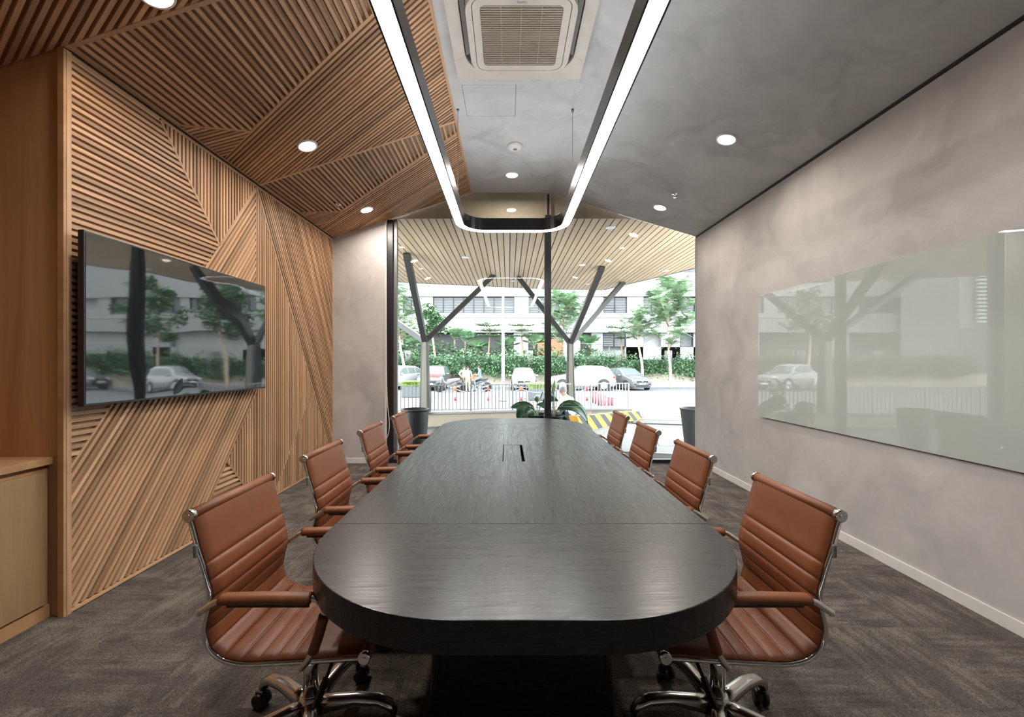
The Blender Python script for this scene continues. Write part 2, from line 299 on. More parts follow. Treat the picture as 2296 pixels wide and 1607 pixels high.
slats(wl, [L6, CR, L6b], (0, 1), PW, SW, SD, FW, off=0.012)
slats(wl, [T2, T3, CR], (1, -1.737), PW, SW, SD, FW, minlen=0.05)
for p, q in ((T0, T3), (T1, J), (J, T2), (L5, L5b), (L6, L6b), ((3.928, 1.95), T2), ((2.25, 0.0), (2.25, 3.02)), ((2.262, 0.014), (5.638, 0.014)), ((5.63, 0.03), (5.63, 3.0)), (T2, CR)):
    strip(wl, p, q, 0.024 if p[0] == 2.25 else 0.016, SD + 0.0015, FW)
o = MB().box((XL - 0.032, 2.222, 0), (XL - 0.0005, 2.2375, 3.02)).build('end_board', 'oak_panel', wl)
# niche far side, niche back, plain panelled run behind the camera
o = struct(MB().prism([[(-3.1, 0), (XL - 0.0325, 0), (XL - 0.0325, zl(XL - 0.0325) + 0.022), (-3.1, zl(-3.1) + 0.022)]], 2.236, 2.251, lambda x, y, z: (x, z, y)).build('wall_niche', 'oak_panel'), 'plain oak panel closing the far side of the cabinet niche'); 
def vertical_grain(o):   # turn the object so that its local X (grain) points up
    me = o.data; R = Matrix.Rotation(-math.pi / 2, 4, 'Y'); me.transform(R.inverted()); o.matrix_local = o.matrix_local @ R
vertical_grain(o)
struct(MB().box((-3.2, YB, 0), (-3.1, 2.25, 3.0)).build('wall_niche', 'oak_panel'), 'oak back of the cabinet niche')
struct(MB().box((-3.1, YB, 0), (-2.40, 0.62, 3.0)).build('wall_niche', 'oak_panel'), 'oak panelled wall beside the camera')
# right wall, far wall, back wall
struct(MB().box((XR, YB, 0), (XR + 0.12, YF + 0.06, 3.15)).build('wall_right', 'plaster_wall'), 'taupe trowelled plaster wall carrying the glass board')
struct(MB().prism([[(-2.49, 0), (-1.66, 0), (-1.66, zl(-1.66) + 0.03), (-2.49, zl(-2.49) + 0.03)]], YF, YF + 0.12, lambda x, y, z: (x, z, y)).build('wall_far', 'plaster_wall'), 'narrow taupe plaster wall left of the window')
struct(MB().box((-3.2, YB - 0.1, 0), (XR + 0.12, YB, 3.75)).build('wall_back', 'back_wall'))
struct(MB().box((XR - 0.012, YB, 0), (XR - 0.0005, YF - 0.05, 0.07)).build('baseboard_right', 'white_trim', bevel=0.002))
struct(MB().box((XL + 0.001, YF - 0.012, 0), (-1.665, YF - 0.0005, 0.07)).build('baseboard_far', 'white_trim', bevel=0.002))
# grey ceiling: flat strip + right slope, with access panel
hole = [(-0.385, 3.45), (0.063, 3.45), (0.063, 3.89), (-0.385, 3.89)]
cg = struct(MB().prism([[(-0.49, YB), (0.58, YB), (0.58, YF), (-0.49, YF)], hole], 3.636, 3.70).build('ceiling', 'plaster_ceiling'), 'grey trowelled plaster ceiling, flat strip')
MB().prism([[(-0.382, 3.453), (0.060, 3.453), (0.060, 3.887), (-0.382, 3.887)]], 3.6365, 3.69).build('access_panel', 'plaster_ceiling', cg)
struct(MB().prism([[(0.58, 3.636), (XR + 0.12, zr(XR + 0.12)), (XR + 0.12, zr(XR + 0.12) + 0.1), (0.58, 3.74)]], YB, YF + 0.02, lambda x, y, z: (x, z, y)).build('ceiling', 'plaster_ceiling'), 'grey trowelled plaster ceiling sloping down to the right wall')
MB().box((-0.42, 3.42, 3.701), (0.10, 3.92, 3.72)).build('panel_light_stop', 'black_plastic', cg)  # plate added over the access panel gap to block leaking light
struct(MB().box((-3.3, YB - 0.1, 3.78), (XR + 0.2, YF + 0.5, 3.9)).build('light_stop_slab', 'grey_wall'))  # unseen slab added to keep sky light from leaking in above
struct(MB().prism([[(XR - 0.014, zr(XR - 0.014) - 0.016), (XR, zr(XR) - 0.016), (XR, zr(XR) + 0.02), (XR - 0.014, zr(XR - 0.014) + 0.02)]], YB, YF, lambda x, y, z: (x, z, y)).build('shade_strip', 'black_plastic'), 'black strip standing in for the shadow gap between right wall and ceiling')  # shade of the wall and ceiling joint put in as a black strip
# slatted left slope
nrm = math.sqrt(1 + K1 * K1); Uc = Vector((1, 0, K1)) / nrm; Dn = Vector((K1, 0, -1)) / nrm
wc = struct(MB().prism([[(-3.12, zl(-3.12) + 0.024), (-0.492, zl(-0.492) + 0.024), (-0.492, zl(-0.492) + 0.1), (-3.12, zl(-3.12) + 0.1)]], YB, YF + 0.02, lambda x, y, z: (x, z, y)).build('ceiling', 'oak_backing'), 'oak slatted ceiling sloping up from the screen wall')
FC = (Vector((-2.358, 0, 3.03)) - Dn * 0.022, Vector((0, 1, 0)), Uc, Dn)
def cp(x, y): return (y, (x + 2.358) * nrm)
def cdir(x, y): return (y, x * nrm)
RG = -0.505
for y0, near in ((2.237, True), (3.967, False), (0.507, True)):
    a, b, c = (-2.35, y0 + 0.735), (-2.0, y0 + 1.02), (-2.35, y0 + 1.225); q = (RG, y0 + 1.02 - (RG + 2.0) * -0.5545 * -1)
    yend = y0 + 1.73 if y0 < 3.9 else YF
    if y0 > 0.6: slats(wc, [cp(-2.35, y0 + 0.012), cp(RG, y0 + 0.012), cp(*q), cp(*b), cp(*a)], cdir(0, 1), 0.0465, 0.020, 0.022, FC)
    if y0 > 0.6: slats(wc, [cp(*a), cp(*b), cp(*c)], cdir(1, 0.07), PW, SW, 0.022, FC)
    poly = [cp(*c), cp(*b), cp(*q), cp(RG, yend - 0.008), cp(-2.35, yend - 0.008)]
    if y0 < 0.6: poly = [cp(-3.09, 2.225), cp(RG, 2.225), cp(RG, y0 + 0.6), cp(-3.09, y0 + 0.6)]
    slats(wc, poly, cdir(1, -0.5545), PW if y0 > 0.6 else 0.0375, SW, 0.022, FC)
    if y0 > 0.6:
        strip(wc, cp(*a), cp(*b), 0.016, 0.0235, FC); strip(wc, cp(*b), cp(*q), 0.02, 0.0235, FC); strip(wc, cp(-2.36, y0), cp(RG, y0), 0.026, 0.0235, FC)
strip(wc, cp(-0.497, -1.5), cp(-0.497, YF), 0.022, 0.030, FC)
strip(wc, cp(-2.35, 2.237), cp(-2.35, YF), 0.012, 0.0225, FC)
# window: frame, panes, mullion
win = struct(empty('window_1', (0, YF, 0)), 'full height glazed end wall with black mullion')
def wbox(n, m, a, b, **k): return MB().box(a, b).build(n, m, win, **k)
wbox('frame_post', 'black_metal', (-1.635, 0.0, 0), (-1.555, 0.09, zl(-1.6)), bevel=0.002)
wbox('frame_reveal', 'grey_metal', (-1.555, 0.03, 0), (-1.508, 0.09, zl(-1.55)))
wbox('wall_bead', 'white_trim', (-1.66, -0.004, 0), (-1.636, 0.08, zl(-1.65)))
wbox('sill_rail', 'black_metal', (-1.555, 0.0, 0), (XR, 0.09, 0.045), bevel=0.002)
wbox('mullion', 'black_metal', (0.49, -0.01, 0.0), (0.575, 0.09, 3.336), bevel=0.003)
wbox('mullion_joint', 'black_metal', (0.525, 0.03, 3.336), (0.553, 0.05, 3.63))
MB().prism([[(-1.51, 0.04), (0.49, 0.04), (0.49, 3.633), (-0.49, 3.633), (-1.51, zl(-1.51))]], 0.036, 0.042, lambda x, y, z: (x, z, y)).build('pane', 'window_glass', win)
MB().prism([[(0.575, 0.04), (XR, 0.04), (XR, zr(XR)), (0.58, 3.633), (0.575, 3.633)]], 0.036, 0.042, lambda x, y, z: (x, z, y)).build('pane', 'window_glass', win)
bm_ = struct(MB().box((-2.45, YF + 0.125, 3.3395), (XR + 0.1, YF + 0.158, 3.80)).build('trim_1', 'taupe'), 'taupe bulkhead above the glazing')
MB().box((-2.45, YF + 0.117, 3.328), (XR + 0.1, YF + 0.132, 3.3393)).build('beam_edge', 'taupe', bm_)
# ================================================================ FIXTURES ON THE CEILING
def downlight(px, py, label, r=0.085, pos=None):
    p = pos or onceil(px, py)
    n = Vector((0, 0, -1)) if -0.49 <= p.x <= 0.58 else (Dn if p.x < 0 else Vector((K2, 0, -1)).normalized())
    q = Vector((0, 0, -1)).rotation_difference(n)
    e = empty('downlight'); e.rotation_mode = 'QUATERNION'; e.rotation_quaternion = q; e.location = p + n * 0.001
    MB().lathe([(r * 0.80, -0.002), (r * 0.84, -0.008), (r * 0.98, -0.006), (r, 0.0), (r, 0.02)], n=32).build('trim_ring', 'white_plastic', e)
    MB().lathe([(0.0001, -0.0025), (r * 0.82, -0.0025)], n=32).build('lens', 'lens', e)
    ld = bpy.data.lights.new('lamp', 'AREA'); ld.shape = 'DISK'; ld.size = r * 1.5; ld.energy = DOWN_W; ld.color = WARM; ld.spread = math.radians(175)
    lo = bpy.data.objects.new('lamp', ld); COL.objects.link(lo); lo.parent = e; lo.location = (0, 0, -0.012)
    return tag(e, label, 'downlight', 'recessed ceiling downlights')
downlight(689, 327, 'glowing round downlight in the slatted ceiling nearer the camera, above the screen')
downlight(822, 470, 'glowing round downlight in the slatted ceiling nearest the window')
downlight(1148, 392, 'glowing round downlight in the flat grey ceiling strip beyond the smoke detector')
downlight(1629, 312, 'glowing round downlight in the sloping grey ceiling nearer the camera')
downlight(1480, 465, 'glowing round downlight in the sloping grey ceiling near the window')
downlight(350, -14, 'round downlight cut by the top edge of the picture in the dark slatted ceiling')
for x, y in ((1.55, 1.6),):
    downlight(0, 0, 'round downlight in the ceiling out of the frame above the camera', pos=Vector((x, y, zl(x) if x < 0 else zr(x))))
def sprinkler(px, py, label):
    p = onceil(px, py); e = empty('sprinkler', p)
    MB().lathe([(0.034, 0.01), (0.034, -0.004), (0.02, -0.008)], n=20).build('escutcheon', 'chrome', e)
    m_ = MB().tube([(0, 0, 0), (0, 0, -0.02)], 0.009); m_.tube([(-0.009, 0, -0.016), (-0.013, 0, -0.03), (0, 0, -0.042)], 0.003, 6); m_.tube([(0.009, 0, -0.016), (0.013, 0, -0.03), (0, 0, -0.042)], 0.003, 6); m_.build('frame_arms', 'chrome', e)
    MB().lathe([(0.016, -0.044), (0.016, -0.047)], n=16).build('deflector', 'chrome', e)
    tag(e, label, 'sprinkler')
sprinkler(758, 458, 'small chrome sprinkler head on the slatted ceiling'); sprinkler(1513, 434, 'small chrome sprinkler head on the grey sloping ceiling')
p = onceil(1155, 326); e = empty('smoke_detector', p)
MB().lathe([(0.075, 0.0), (0.078, -0.012), (0.07, -0.03), (0.045, -0.04), (0.0001, -0.043)], n=32).build('body', 'white_plastic', e)
MB().lathe([(0.022, -0.0425), (0.018, -0.046), (0.0001, -0.046)], n=20).build('button', 'grey_plastic', e)
tag(e, 'white round smoke detector on the flat ceiling strip', 'smoke detector')
# air-conditioning cassette
ac = empty('ceiling_cassette', (0.0825, 2.853, 3.636)); h = 0.4865
R_ = 0.19
ring_o = rrect(-0.40, -0.40, 0.40, 0.40, R_, 12); ring_i = rrect(-0.355, -0.355, 0.355, 0.355, R_ - 0.04, 12)
fl = lambda x, y, z: (x, y, -z)
MB().prism([rrect(-h, -h, h, h, 0.012, 3), ring_o], 0.0, 0.030, fl).build('face_frame', 'ac_white', ac, bevel=0.004)
MB().prism([rrect(-0.402, -0.402, 0.402, 0.402, R_, 12)], 0.0, 0.004, fl).build('slot_back', 'ac_dark', ac)
MB().prism([ring_i, rrect(-0.315, -0.315, 0.315, 0.315, 0.07, 8)], 0.004, 0.080, fl).build('centre_panel', 'ac_white', ac, bevel=0.006)
MB().prism([rrect(-0.311, -0.311, 0.311, 0.311, 0.068, 8), rrect(-0.262, -0.262, 0.262, 0.262, 0.03, 6)], 0.004, 0.080, fl).build('grille_frame', 'ac_white', ac, bevel=0.002)
MB().prism([rrect(-0.264, -0.264, 0.264, 0.264, 0.03, 4)], 0.040, 0.052, fl).build('grille_back', 'ac_dark', ac)
for k in range(29):
    y = -0.252 + k * 0.018; MB().box((-0.26, y - 0.0048, -0.078), (0.26, y + 0.0048, -0.056)).build('louvre', 'ac_grille', ac)
for x in (-0.13, 0.0, 0.13): MB().box((x - 0.003, -0.26, -0.077), (x + 0.003, 0.26, -0.062)).build('grille_rib', 'ac_grille', ac)
for sx, sy in ((1, 0), (-1, 0), (0, 1), (0, -1)):
    Rm = Matrix.Rotation(math.atan2(sy, sx), 3, 'Z')
    vs = MB().box((0.362, -0.24, -0.012), (0.396, 0.24, -0.006), Matrix.Rotation(math.radians(28), 3, 'Y'))
    vs.v = [tuple(Rm @ Vector(v)) for v in vs.v]; vs.build('air_flap', 'ac_grey', ac)
for sx, sy in ((1, 1), (-1, 1), (1, -1), (-1, -1)):
    a_ = 0.478; c_ = 0.285
    pts = [(a_ * sx, a_ * sy), (a_ * sx, c_ * sy * 1.0), (0.408 * sx, 0.235 * sy)] + [((0.21 + 0.196 * math.cos(t)) * sx, (0.21 + 0.196 * math.sin(t)) * sy) for t in [math.radians(q) for q in (5, 25, 45, 65, 85)]] + [(0.235 * sx, 0.408 * sy), (c_ * sx, a_ * sy)]
    MB().prism([pts], 0.029, 0.0315, fl).build('corner_cover', 'ac_white', ac)
def text(body, size, loc, rot, mat, parent, name='lettering', depth=0.0006):
    cu = bpy.data.curves.new(name, 'FONT'); cu.body = body; cu.size = size; cu.extrude = depth; cu.align_x = 'CENTER'; cu.align_y = 'CENTER'
    t = bpy.data.objects.new(name, cu); COL.objects.link(t); dg = bpy.context.evaluated_depsgraph_get(); me = bpy.data.meshes.new_from_object(t.evaluated_get(dg)); bpy.data.objects.remove(t)
    me.materials.clear(); me.materials.append(MAT[mat]); o = bpy.data.objects.new(name, me); COL.objects.link(o); o.parent = parent; o.location = loc; o.rotation_euler = rot; return o
text('Daikin', 0.024, (0.0, -0.288, -0.0805), (math.pi, 0, 0), 'grey_plastic', ac)
tag(ac, 'white square air conditioner cassette with louvred grille in the flat ceiling', 'air conditioner')
# pendant
pd = empty('pendant_light', (0.044, 0, 2.744)); out_ = []
def ring(hw, hy0, hy1, r): return rrect(-hw, hy0, hw, hy1, r, 16)
YA, YZ, XW = 0.75, 4.45, 0.536
HO, HI = 0.047, 0.037
def band(o, i, z0, z1, n, m, **k): MB().prism([ring(XW + o, YA - o, YZ + o, 0.26 + o), ring(XW + i, YA - i, YZ - (-i), 0.26 + i)], z0, z1).build(n, m, pd, **k)
band(HO, -HO, 0.004, 0.125, 'housing', 'pendant_black', bevel=0.002); band(HO, HI + 0.001, 0.0, 0.0045, 'outer_lip', 'pendant_black'); band(-HI - 0.001, -HO, 0.0, 0.0045, 'inner_lip', 'pendant_black')
band(HI, -HI, 0.001, 0.0038, 'diffuser', 'led'); band(0.03, -0.03, 0.1255, 0.127, 'added_uplight', 'added_up_glow')  # glow on the unseen upper side is added to brighten the ceiling
for x, y in ((0.535, 3.783), (-0.50, 3.783), (0.535, 1.3), (-0.50, 1.3)):
    zt = (3.636 if x > 0 else zl(x + 0.044)) - 2.744
    wr = MB().tube([(x, y, 0.124), (x, y, zt)], 0.0022, 6).build('suspension_wire', 'grey_metal', pd)
    MB().lathe([(0.012, zt - 0.022), (0.012, zt)], (x, y, 0), 12).build('ceiling_grip', 'grey_metal', wr)
tag(pd, 'black rounded rectangle pendant lamp with glowing white underside above the table', 'pendant lamp')
# ================================================================ WALL THINGS
gb = empty('glass_board', (XR - 0.003, 0, 0))
rr_ = rrect(1.22, 0.812, 4.222, 2.02, 0.075, 10)
MB().prism([rr_], -0.019, -0.012, lambda x, y, z: (z, x, y)).build('glass_panel', 'glass_board', gb)
MB().prism([rrect(1.224, 0.816, 4.218, 2.016, 0.071, 10)], -0.012, -0.009, lambda x, y, z: (z, x, y)).build('back_coating', 'board_edge', gb)
for y in (1.5, 2.75, 4.0):
    for z in (0.95, 1.88): MB().box((-0.0095, y - 0.03, z - 0.03), (0.0, y + 0.03, z + 0.03)).build('wall_bracket', 'grey_metal', gb)
tag(gb, 'large pale green glass writing board with rounded corners on the right wall', 'writing board')
tv = empty('television', (-2.262, 0, 0))      # front face plane
yl = 2.262 * FPX / (CX - 188.5); yr = 2.262 * FPX / (CX - 595.5); z0t, z1t = EYE - (911.8 - CY) * yl / FPX, EYE + (CY - 514) * yl / FPX
MB().box((-0.035, yl, z0t), (-0.002, yr, z1t)).build('bezel', 'black_plastic', tv, bevel=0.003)
MB().box((-0.003, yl + 0.010, z0t + 0.014), (0.0, yr - 0.010, z1t - 0.010)).build('screen', 'tv_screen', tv)
MB().box((-0.075, yl + 0.35, z0t + 0.15), (-0.034, yr - 0.35, z1t - 0.2)).build('rear_housing', 'black_plastic', tv, bevel=0.01)
MB().box((-0.0965, yl + 0.55, z0t + 0.25), (-0.074, yr - 0.55, z1t - 0.3)).build('wall_mount', 'black_metal', tv)
MB().box((-0.006, yr - 0.16, z0t - 0.004), (0.001, yr - 0.10, z0t + 0.003)).build('maker_badge', 'grey_metal', tv)
tag(tv, 'large flat black television mounted on the slatted wall', 'television')
# cabinet under worktop
cab = empty('storage_cabinet', (0, 0, 0))
MB().box((-3.05, 0.64, 0.07), (-2.452, 2.23, 0.79)).build('carcass', 'oak_panel', cab)
for y0, y1 in ((1.44, 2.205), (0.66, 1.434)):
    o = MB().box((-2.452, y0, 0.082), (-2.432, y1, 0.775)).build('door', 'oak_door', cab, bevel=0.001); vertical_grain(o)
MB().box((-3.0, 0.64, 0.0), (-2.44, 2.23, 0.068)).build('plinth', 'oak_panel', cab)
tag(cab, 'low oak cabinet with flat doors in the niche at the left edge', 'cabinet')
o = MB().box((-3.09, 0.63, 0.812), (-2.425, 2.235, 0.848)).build('worktop', 'oak_panel', bevel=0.001); tag(o, 'oak worktop lying over the low cabinet at the left edge', 'worktop')
wk = MB().box((-3.06, 0.64, 0.79), (-2.47, 2.235, 0.8118)).build('shadow_rail', 'oak_panel', o)
# white cable by the window
c0 = [at(864, 500, 5.60), at(866, 700, 5.60), at(867, 850, 5.60), at(869, 905, 5.60), at(873, 950, 5.59), at(870, 975, 5.59), at(864, 986, 5.6), at(858, 990, 5.6)]
tag(MB().tube(catmull(c0, 6), 0.0055, 6).build('hanging_cable', 'cable'), 'off white cable hanging beside the left window post', 'cable')
# ================================================================ TABLE
tx0, tx1, ty0, ty1, tr_ = -0.645, 0.745, 0.977, 4.55, 0.52
tb = empty('conference_table', (0.05, 2.76, 0)); TO = Vector((-0.05, -2.76, 0))
outl = [(p[0] - 0.05, p[1] - 2.76) for p in rrect(tx0, ty0, tx1, ty1, tr_, 20)]
s0, s1 = 1.567 - 2.76, 4.12 - 2.76
hx0, hx1, hy0, hy1 = -0.036 - 0.05, 0.10 - 0.05, 2.552 - 2.76, 3.065 - 2.76
end1 = clip(outl, 0, 1, s0 - 0.0006); mid = clip(clip(outl, 0, -1, -(s0 + 0.0006)), 0, 1, s1 - 0.0006); end2 = clip(outl, 0, -1, -(s1 + 0.0006))
hole = [(hx0, hy0), (hx1, hy0), (hx1, hy1), (hx0, hy1)]
def alongy(o): # local X of the mesh becomes world Y so the grain follows the table
    R = Matrix.Rotation(math.pi / 2, 4, 'Z'); o.data.transform(R.inverted()); o.matrix_local = o.matrix_local @ R; return o
MB().prism([end1], 0.667, 0.75).build('end_board', 'black_oak', tb, bevel=0.0025)
alongy(MB().prism([mid, hole], 0.667, 0.75).build('main_board', 'black_oak', tb, bevel=0.0015))
MB().prism([end2], 0.667, 0.75).build('end_board', 'black_oak', tb, bevel=0.0025)
ht = MB().box((hx0 + 0.005, hy0 + 0.006, 0.735), (hx1 - 0.018, hy1 - 0.006, 0.7485)).build('cable_hatch', 'black_oak', tb); alongy(ht)
MB().box((hx0 - 0.005, hy0 - 0.005, 0.655), (hx1 + 0.005, hy1 + 0.005, 0.668)).build('cable_tray', 'black_plastic', tb)
for ya, yb_ in ((1.50, 2.05), (3.45, 4.0)):
    m_ = MB(); r0 = rrect(-0.345, ya - 2.76, 0.345, yb_ - 2.76, 0.06, 6); r1 = rrect(-0.322, ya - 2.76 + 0.02, 0.322, yb_ - 2.76 - 0.02, 0.06, 6); n_ = len(r0)
    m_.add([(x, y, 0.0) for x, y in r0] + [(x, y, 0.667) for x, y in r1], [(i, (i + 1) % n_, n_ + (i + 1) % n_, n_ + i) for i in range(n_)] + [tuple(range(n_))[::-1], tuple(range(n_, 2 * n_))])
    m_.build('pedestal', 'black_oak', tb, bevel=0.002)
tag(tb, 'long black stained oak conference table with rounded ends', 'table')
# ================================================================ CHAIRS
PR = [(0.0, 0.883), (0.009, 0.862), (0.030, 0.783), (0.047, 0.730), (0.064, 0.665), (0.068, 0.629), (0.060, 0.585), (0.051, 0.542), (0.052, 0.512), (0.064, 0.480), (0.092, 0.453), (0.128, 0.440), (0.17, 0.435), (0.26, 0.4385), (0.41, 0.447), (0.513, 0.4535), (0.533, 0.45)]
def chair(mir):
    sg = -1 if mir else 1
    T = lambda f, s, z: Vector((sg * (f - 0.267), s, z))
    root = empty('office_chair')
    prof = catmull([(p[0], 0, p[1]) for p in PR], 10); prof = [Vector((p.x, p.z)) for p in prof]
    arc = [0.0]
    for i in range(1, len(prof)): arc.append(arc[-1] + (prof[i] - prof[i - 1]).length)
    def pa(s):
        for i in range(1, len(prof)):
            if arc[i] >= s: t = (s - arc[i - 1]) / max(1e-9, arc[i] - arc[i - 1]); p = prof[i - 1].lerp(prof[i], t); d = (prof[i] - prof[i - 1]).normalized(); return p, d
        return prof[-1], (prof[-1] - prof[-2]).normalized()
    tot = arc[-1]
    seams = [0.0, 0.155]
    while seams[-1] + 0.052 < tot - 0.20: seams.append(seams[-1] + 0.052)
    seams.append(tot)
    HW = 0.205; LW = 0.2135
    def sheet(s_a, s_b, name):
        ss = []
        for a, b in zip(seams[:-1], seams[1:]):
            for tt in ((0, .02, .05, .1, .2, .3, .4, .5, .6, .7, .8, .9, .95, .98) if b - a > 0.1 else (0, .05, .13, .25, .4, .6, .75, .87, .95)):
                s = a + (b - a) * tt
                if s_a - 1e-9 <= s <= s_b + 1e-9: ss.append(s)
        ss = sorted(set([s_a] + ss + [s_b])); nW = 10; front = []; back = []
        for s in ss:
            p, d = pa(s); nn = Vector((-d.y, d.x)); nn = nn if nn.dot(Vector((0.7, 0.7))) > 0 else -nn
            for a, b in zip(seams[:-1], seams[1:]):
                if a <= s <= b: break
            t = (s - a) / (b - a); hgt = 0.0062 if b - a < 0.1 else 0.0062
            bul = hgt * (1 - abs(2 * t - 1) ** (5.0 if b - a < 0.1 else 12.0)) if 0 < t < 1 else 0.0
            wrap = 0.0095 * max(0.0, 1 - min(s, tot - s) / 0.035) ** 1.6; bul = max(bul, wrap)
            rf, rb = [], []
            for j in range(nW + 1):
                x = -LW + 2 * LW * j / nW; e_ = 1 - abs(2 * j / nW - 1) ** 8; off = 0.003 + (0.003 + bul) * (0.45 + 0.55 * e_)
                q = p + nn * off; rf.append(T(q.x, x, q.y)); q = p - nn * (0.003 + 0.5 * wrap); rb.append(T(q.x, x, q.y))
            front.append(rf); back.append(rb)
        m_ = MB(); k = len(ss); w_ = nW + 1; vs = [v for r in front for v in r] + [v for r in back for v in r]; o_ = k * w_; fs = []
        for i in range(k - 1):
            for j in range(nW): a = i * w_ + j; fs += [(a, a + 1, a + w_ + 1, a + w_), (o_ + a, o_ + a + w_, o_ + a + w_ + 1, o_ + a + 1)]
            a = i * w_; b = i * w_ + nW; fs += [(a, a + w_, o_ + a + w_, o_ + a), (b, o_ + b, o_ + b + w_, b + w_)]
        for j in range(nW): fs += [(j, o_ + j, o_ + j + 1, j + 1)]; a = (k - 1) * w_ + j; fs += [(a, a + 1, o_ + a + 1, o_ + a)]
        m_.add(vs, fs, True); return m_.build(name, 'leather', root)
    split = 0.155 + 0.052 * 6
    bk = sheet(0.0, split, 'backrest'); st = sheet(split, tot, 'seat')
    MB().tube([T(0.0, -LW, 0.884), T(0.0, LW, 0.884)], 0.0172, 16).build('top_roll', 'leather', bk)
    MB().tube([T(0.531, -LW, 0.450), T(0.531, LW, 0.450)], 0.0172, 16).build('front_roll', 'leather', st)
    for s in (-1, 1):
        y = s * (HW + 0.006)
        fpts = []
        for i_ in range(0, len(prof), 2):
            d_ = (prof[min(i_ + 1, len(prof) - 1)] - prof[max(i_ - 1, 0)]).normalized(); n_ = Vector((-d_.y, d_.x)); n_ = n_ if n_.dot(Vector((0.7, 0.7))) > 0 else -n_; fpts.append(prof[i_] - n_ * 0.008)
        fr_ = MB().tube([T(p.x, y, p.y) for p in fpts], 0.0085, 8).build('side_frame', 'chrome', root)
        for f, z in ((0.0, 0.884), (0.533, 0.450)):
            a, b = y - s * 0.002, y + s * 0.013
            MB().tube([T(f, a, z), T(f, b - s * 0.002, z), T(f, b, z)], [0.0195, 0.0195, 0.0165], 18).tube([T(f, b - s * .001, z), T(f, b + s * 0.002, z)], 0.007, 10).build('end_cap', 'chrome', fr_)
        ya = s * (HW + 0.044)
        path = catmull([T(0.048, ya - s * 0.006, 0.604), T(0.066, ya - s * 0.003, 0.616), T(0.088, ya, 0.631), T(0.108, ya, 0.642), T(0.14, ya, 0.648), T(0.26, ya, 0.652), T(0.375, ya, 0.652), T(0.408, ya, 0.643), T(0.424, ya, 0.620), T(0.422, ya, 0.59), T(0.405, ya, 0.53), T(0.388, ya, 0.485), T(0.365, ya - s * 0.006, 0.452), T(0.352, ya - s * 0.014, 0.435)], 5)
        ar = MB().tube(path, 0.0095, 10).lathe([(0.0001, -0.011), (0.0078, -0.0078), (0.011, 0), (0.0078, 0.0078), (0.0001, 0.011)], path[0], 12).lathe([(0.0001, -0.011), (0.0078, -0.0078), (0.011, 0), (0.0078, 0.0078), (0.0001, 0.011)], path[-1], 12).build('armrest', 'chrome', root)
        def pad(pts, name, w0, h0):
            m_ = MB(); pts = [Vector(p) for p in pts]; secs = []
            for i, p in enumerate(pts):
                t = (pts[min(i + 1, len(pts) - 1)] - pts[max(i - 1, 0)]).normalized(); a = Vector((0, 1, 0)); b = t.cross(a).normalized()
                secs.append([p + a * (w0 * math.cos(q)) + b * (h0 * math.sin(q)) for q in [2 * math.pi * k / 14 for k in range(14)]])
            n_ = 14; m_.add([v for r in secs for v in r], [(i * n_ + j, i * n_ + (j + 1) % n_, (i + 1) * n_ + (j + 1) % n_, (i + 1) * n_ + j) for i in range(len(secs) - 1) for j in range(n_)], True)
            m_.f += [tuple(range(n_))[::-1], tuple((len(secs) - 1) * n_ + j for j in range(n_))]; m_.sm += [False, False]; return m_.build(name, 'leather', ar)
        pad([T(0.12, ya, 0.646), T(0.128, ya, 0.648), T(0.26, ya, 0.652), T(0.38, ya, 0.651), T(0.386, ya, 0.65)], 'arm_pad', 0.022, 0.0165)
        MB().box(*[tuple(map(f_, zip(*[T(0.135, ya - 0.003, 0.624), T(0.38, ya + 0.003, 0.637)]))) for f_ in (min, max)]).build('pad_seam', 'black_plastic', ar)
        pad([T(0.424, ya, 0.60), T(0.421, ya, 0.585), T(0.405, ya, 0.53), T(0.392, ya, 0.492)], 'post_wrap', 0.019, 0.015)
        MB().bar(T(0.355, ya - s * 0.012, 0.438), T(0.365, s * HW, 0.442), 0.016, 0.01).build('arm_bolt', 'chrome', ar)
    # cross bar behind the back, bar under seat
    MB().tube([T(0.010, -HW + 0.01, 0.778), T(0.010, HW - 0.01, 0.778)], 0.008, 8).build('back_brace', 'polished_alu', root)
    for s in (-1, 1): MB().box(*[tuple(map(f_, zip(*[T(0.0145, s * HW - 0.02, 0.757), T(0.027, s * HW + 0.002, 0.797)]))) for f_ in (min, max)]).build('brace_block', 'grey_plastic', root, bevel=0.004)
    for f in (0.20, 0.335): MB().tube([T(f, -HW, 0.432), T(f, HW, 0.434)], 0.009, 8).build('seat_bar', 'polished_alu', root)
    me_ = MB().box(*[tuple(map(f_, zip(*[T(0.17, -0.085, 0.385), T(0.36, 0.085, 0.425)]))) for f_ in (min, max)]).build('tilt_mechanism', 'black_plastic', root, bevel=0.012)
    MB().lathe([(0.0001, 0.355), (0.04, 0.357), (0.062, 0.375), (0.065, 0.388)], T(0.267, 0, 0), 20).build('mechanism_cup', 'black_plastic', me_)
    MB().tube([T(0.345, 0.0, 0.385), T(0.385, 0.0, 0.36), T(0.40, 0, 0.35)], [0.016, 0.018, 0.018], 14).build('tension_knob', 'polished_alu', me_)
    lv = MB().tube([T(0.385, -0.05, 0.415), T(0.41, -0.15, 0.395), T(0.408, -0.20, 0.372)], 0.006, 8)
    lv.bar(T(0.408, -0.195, 0.375), T(0.396, -0.245, 0.320), 0.020, 0.009, (0, 1, 1), 0.028, 0.009); lv.build('height_lever', 'black_plastic', me_)
    MB().lathe([(0.026, 0.16), (0.026, 0.365)], T(0.267, 0, 0), 20).build('gas_column', 'chrome', root)
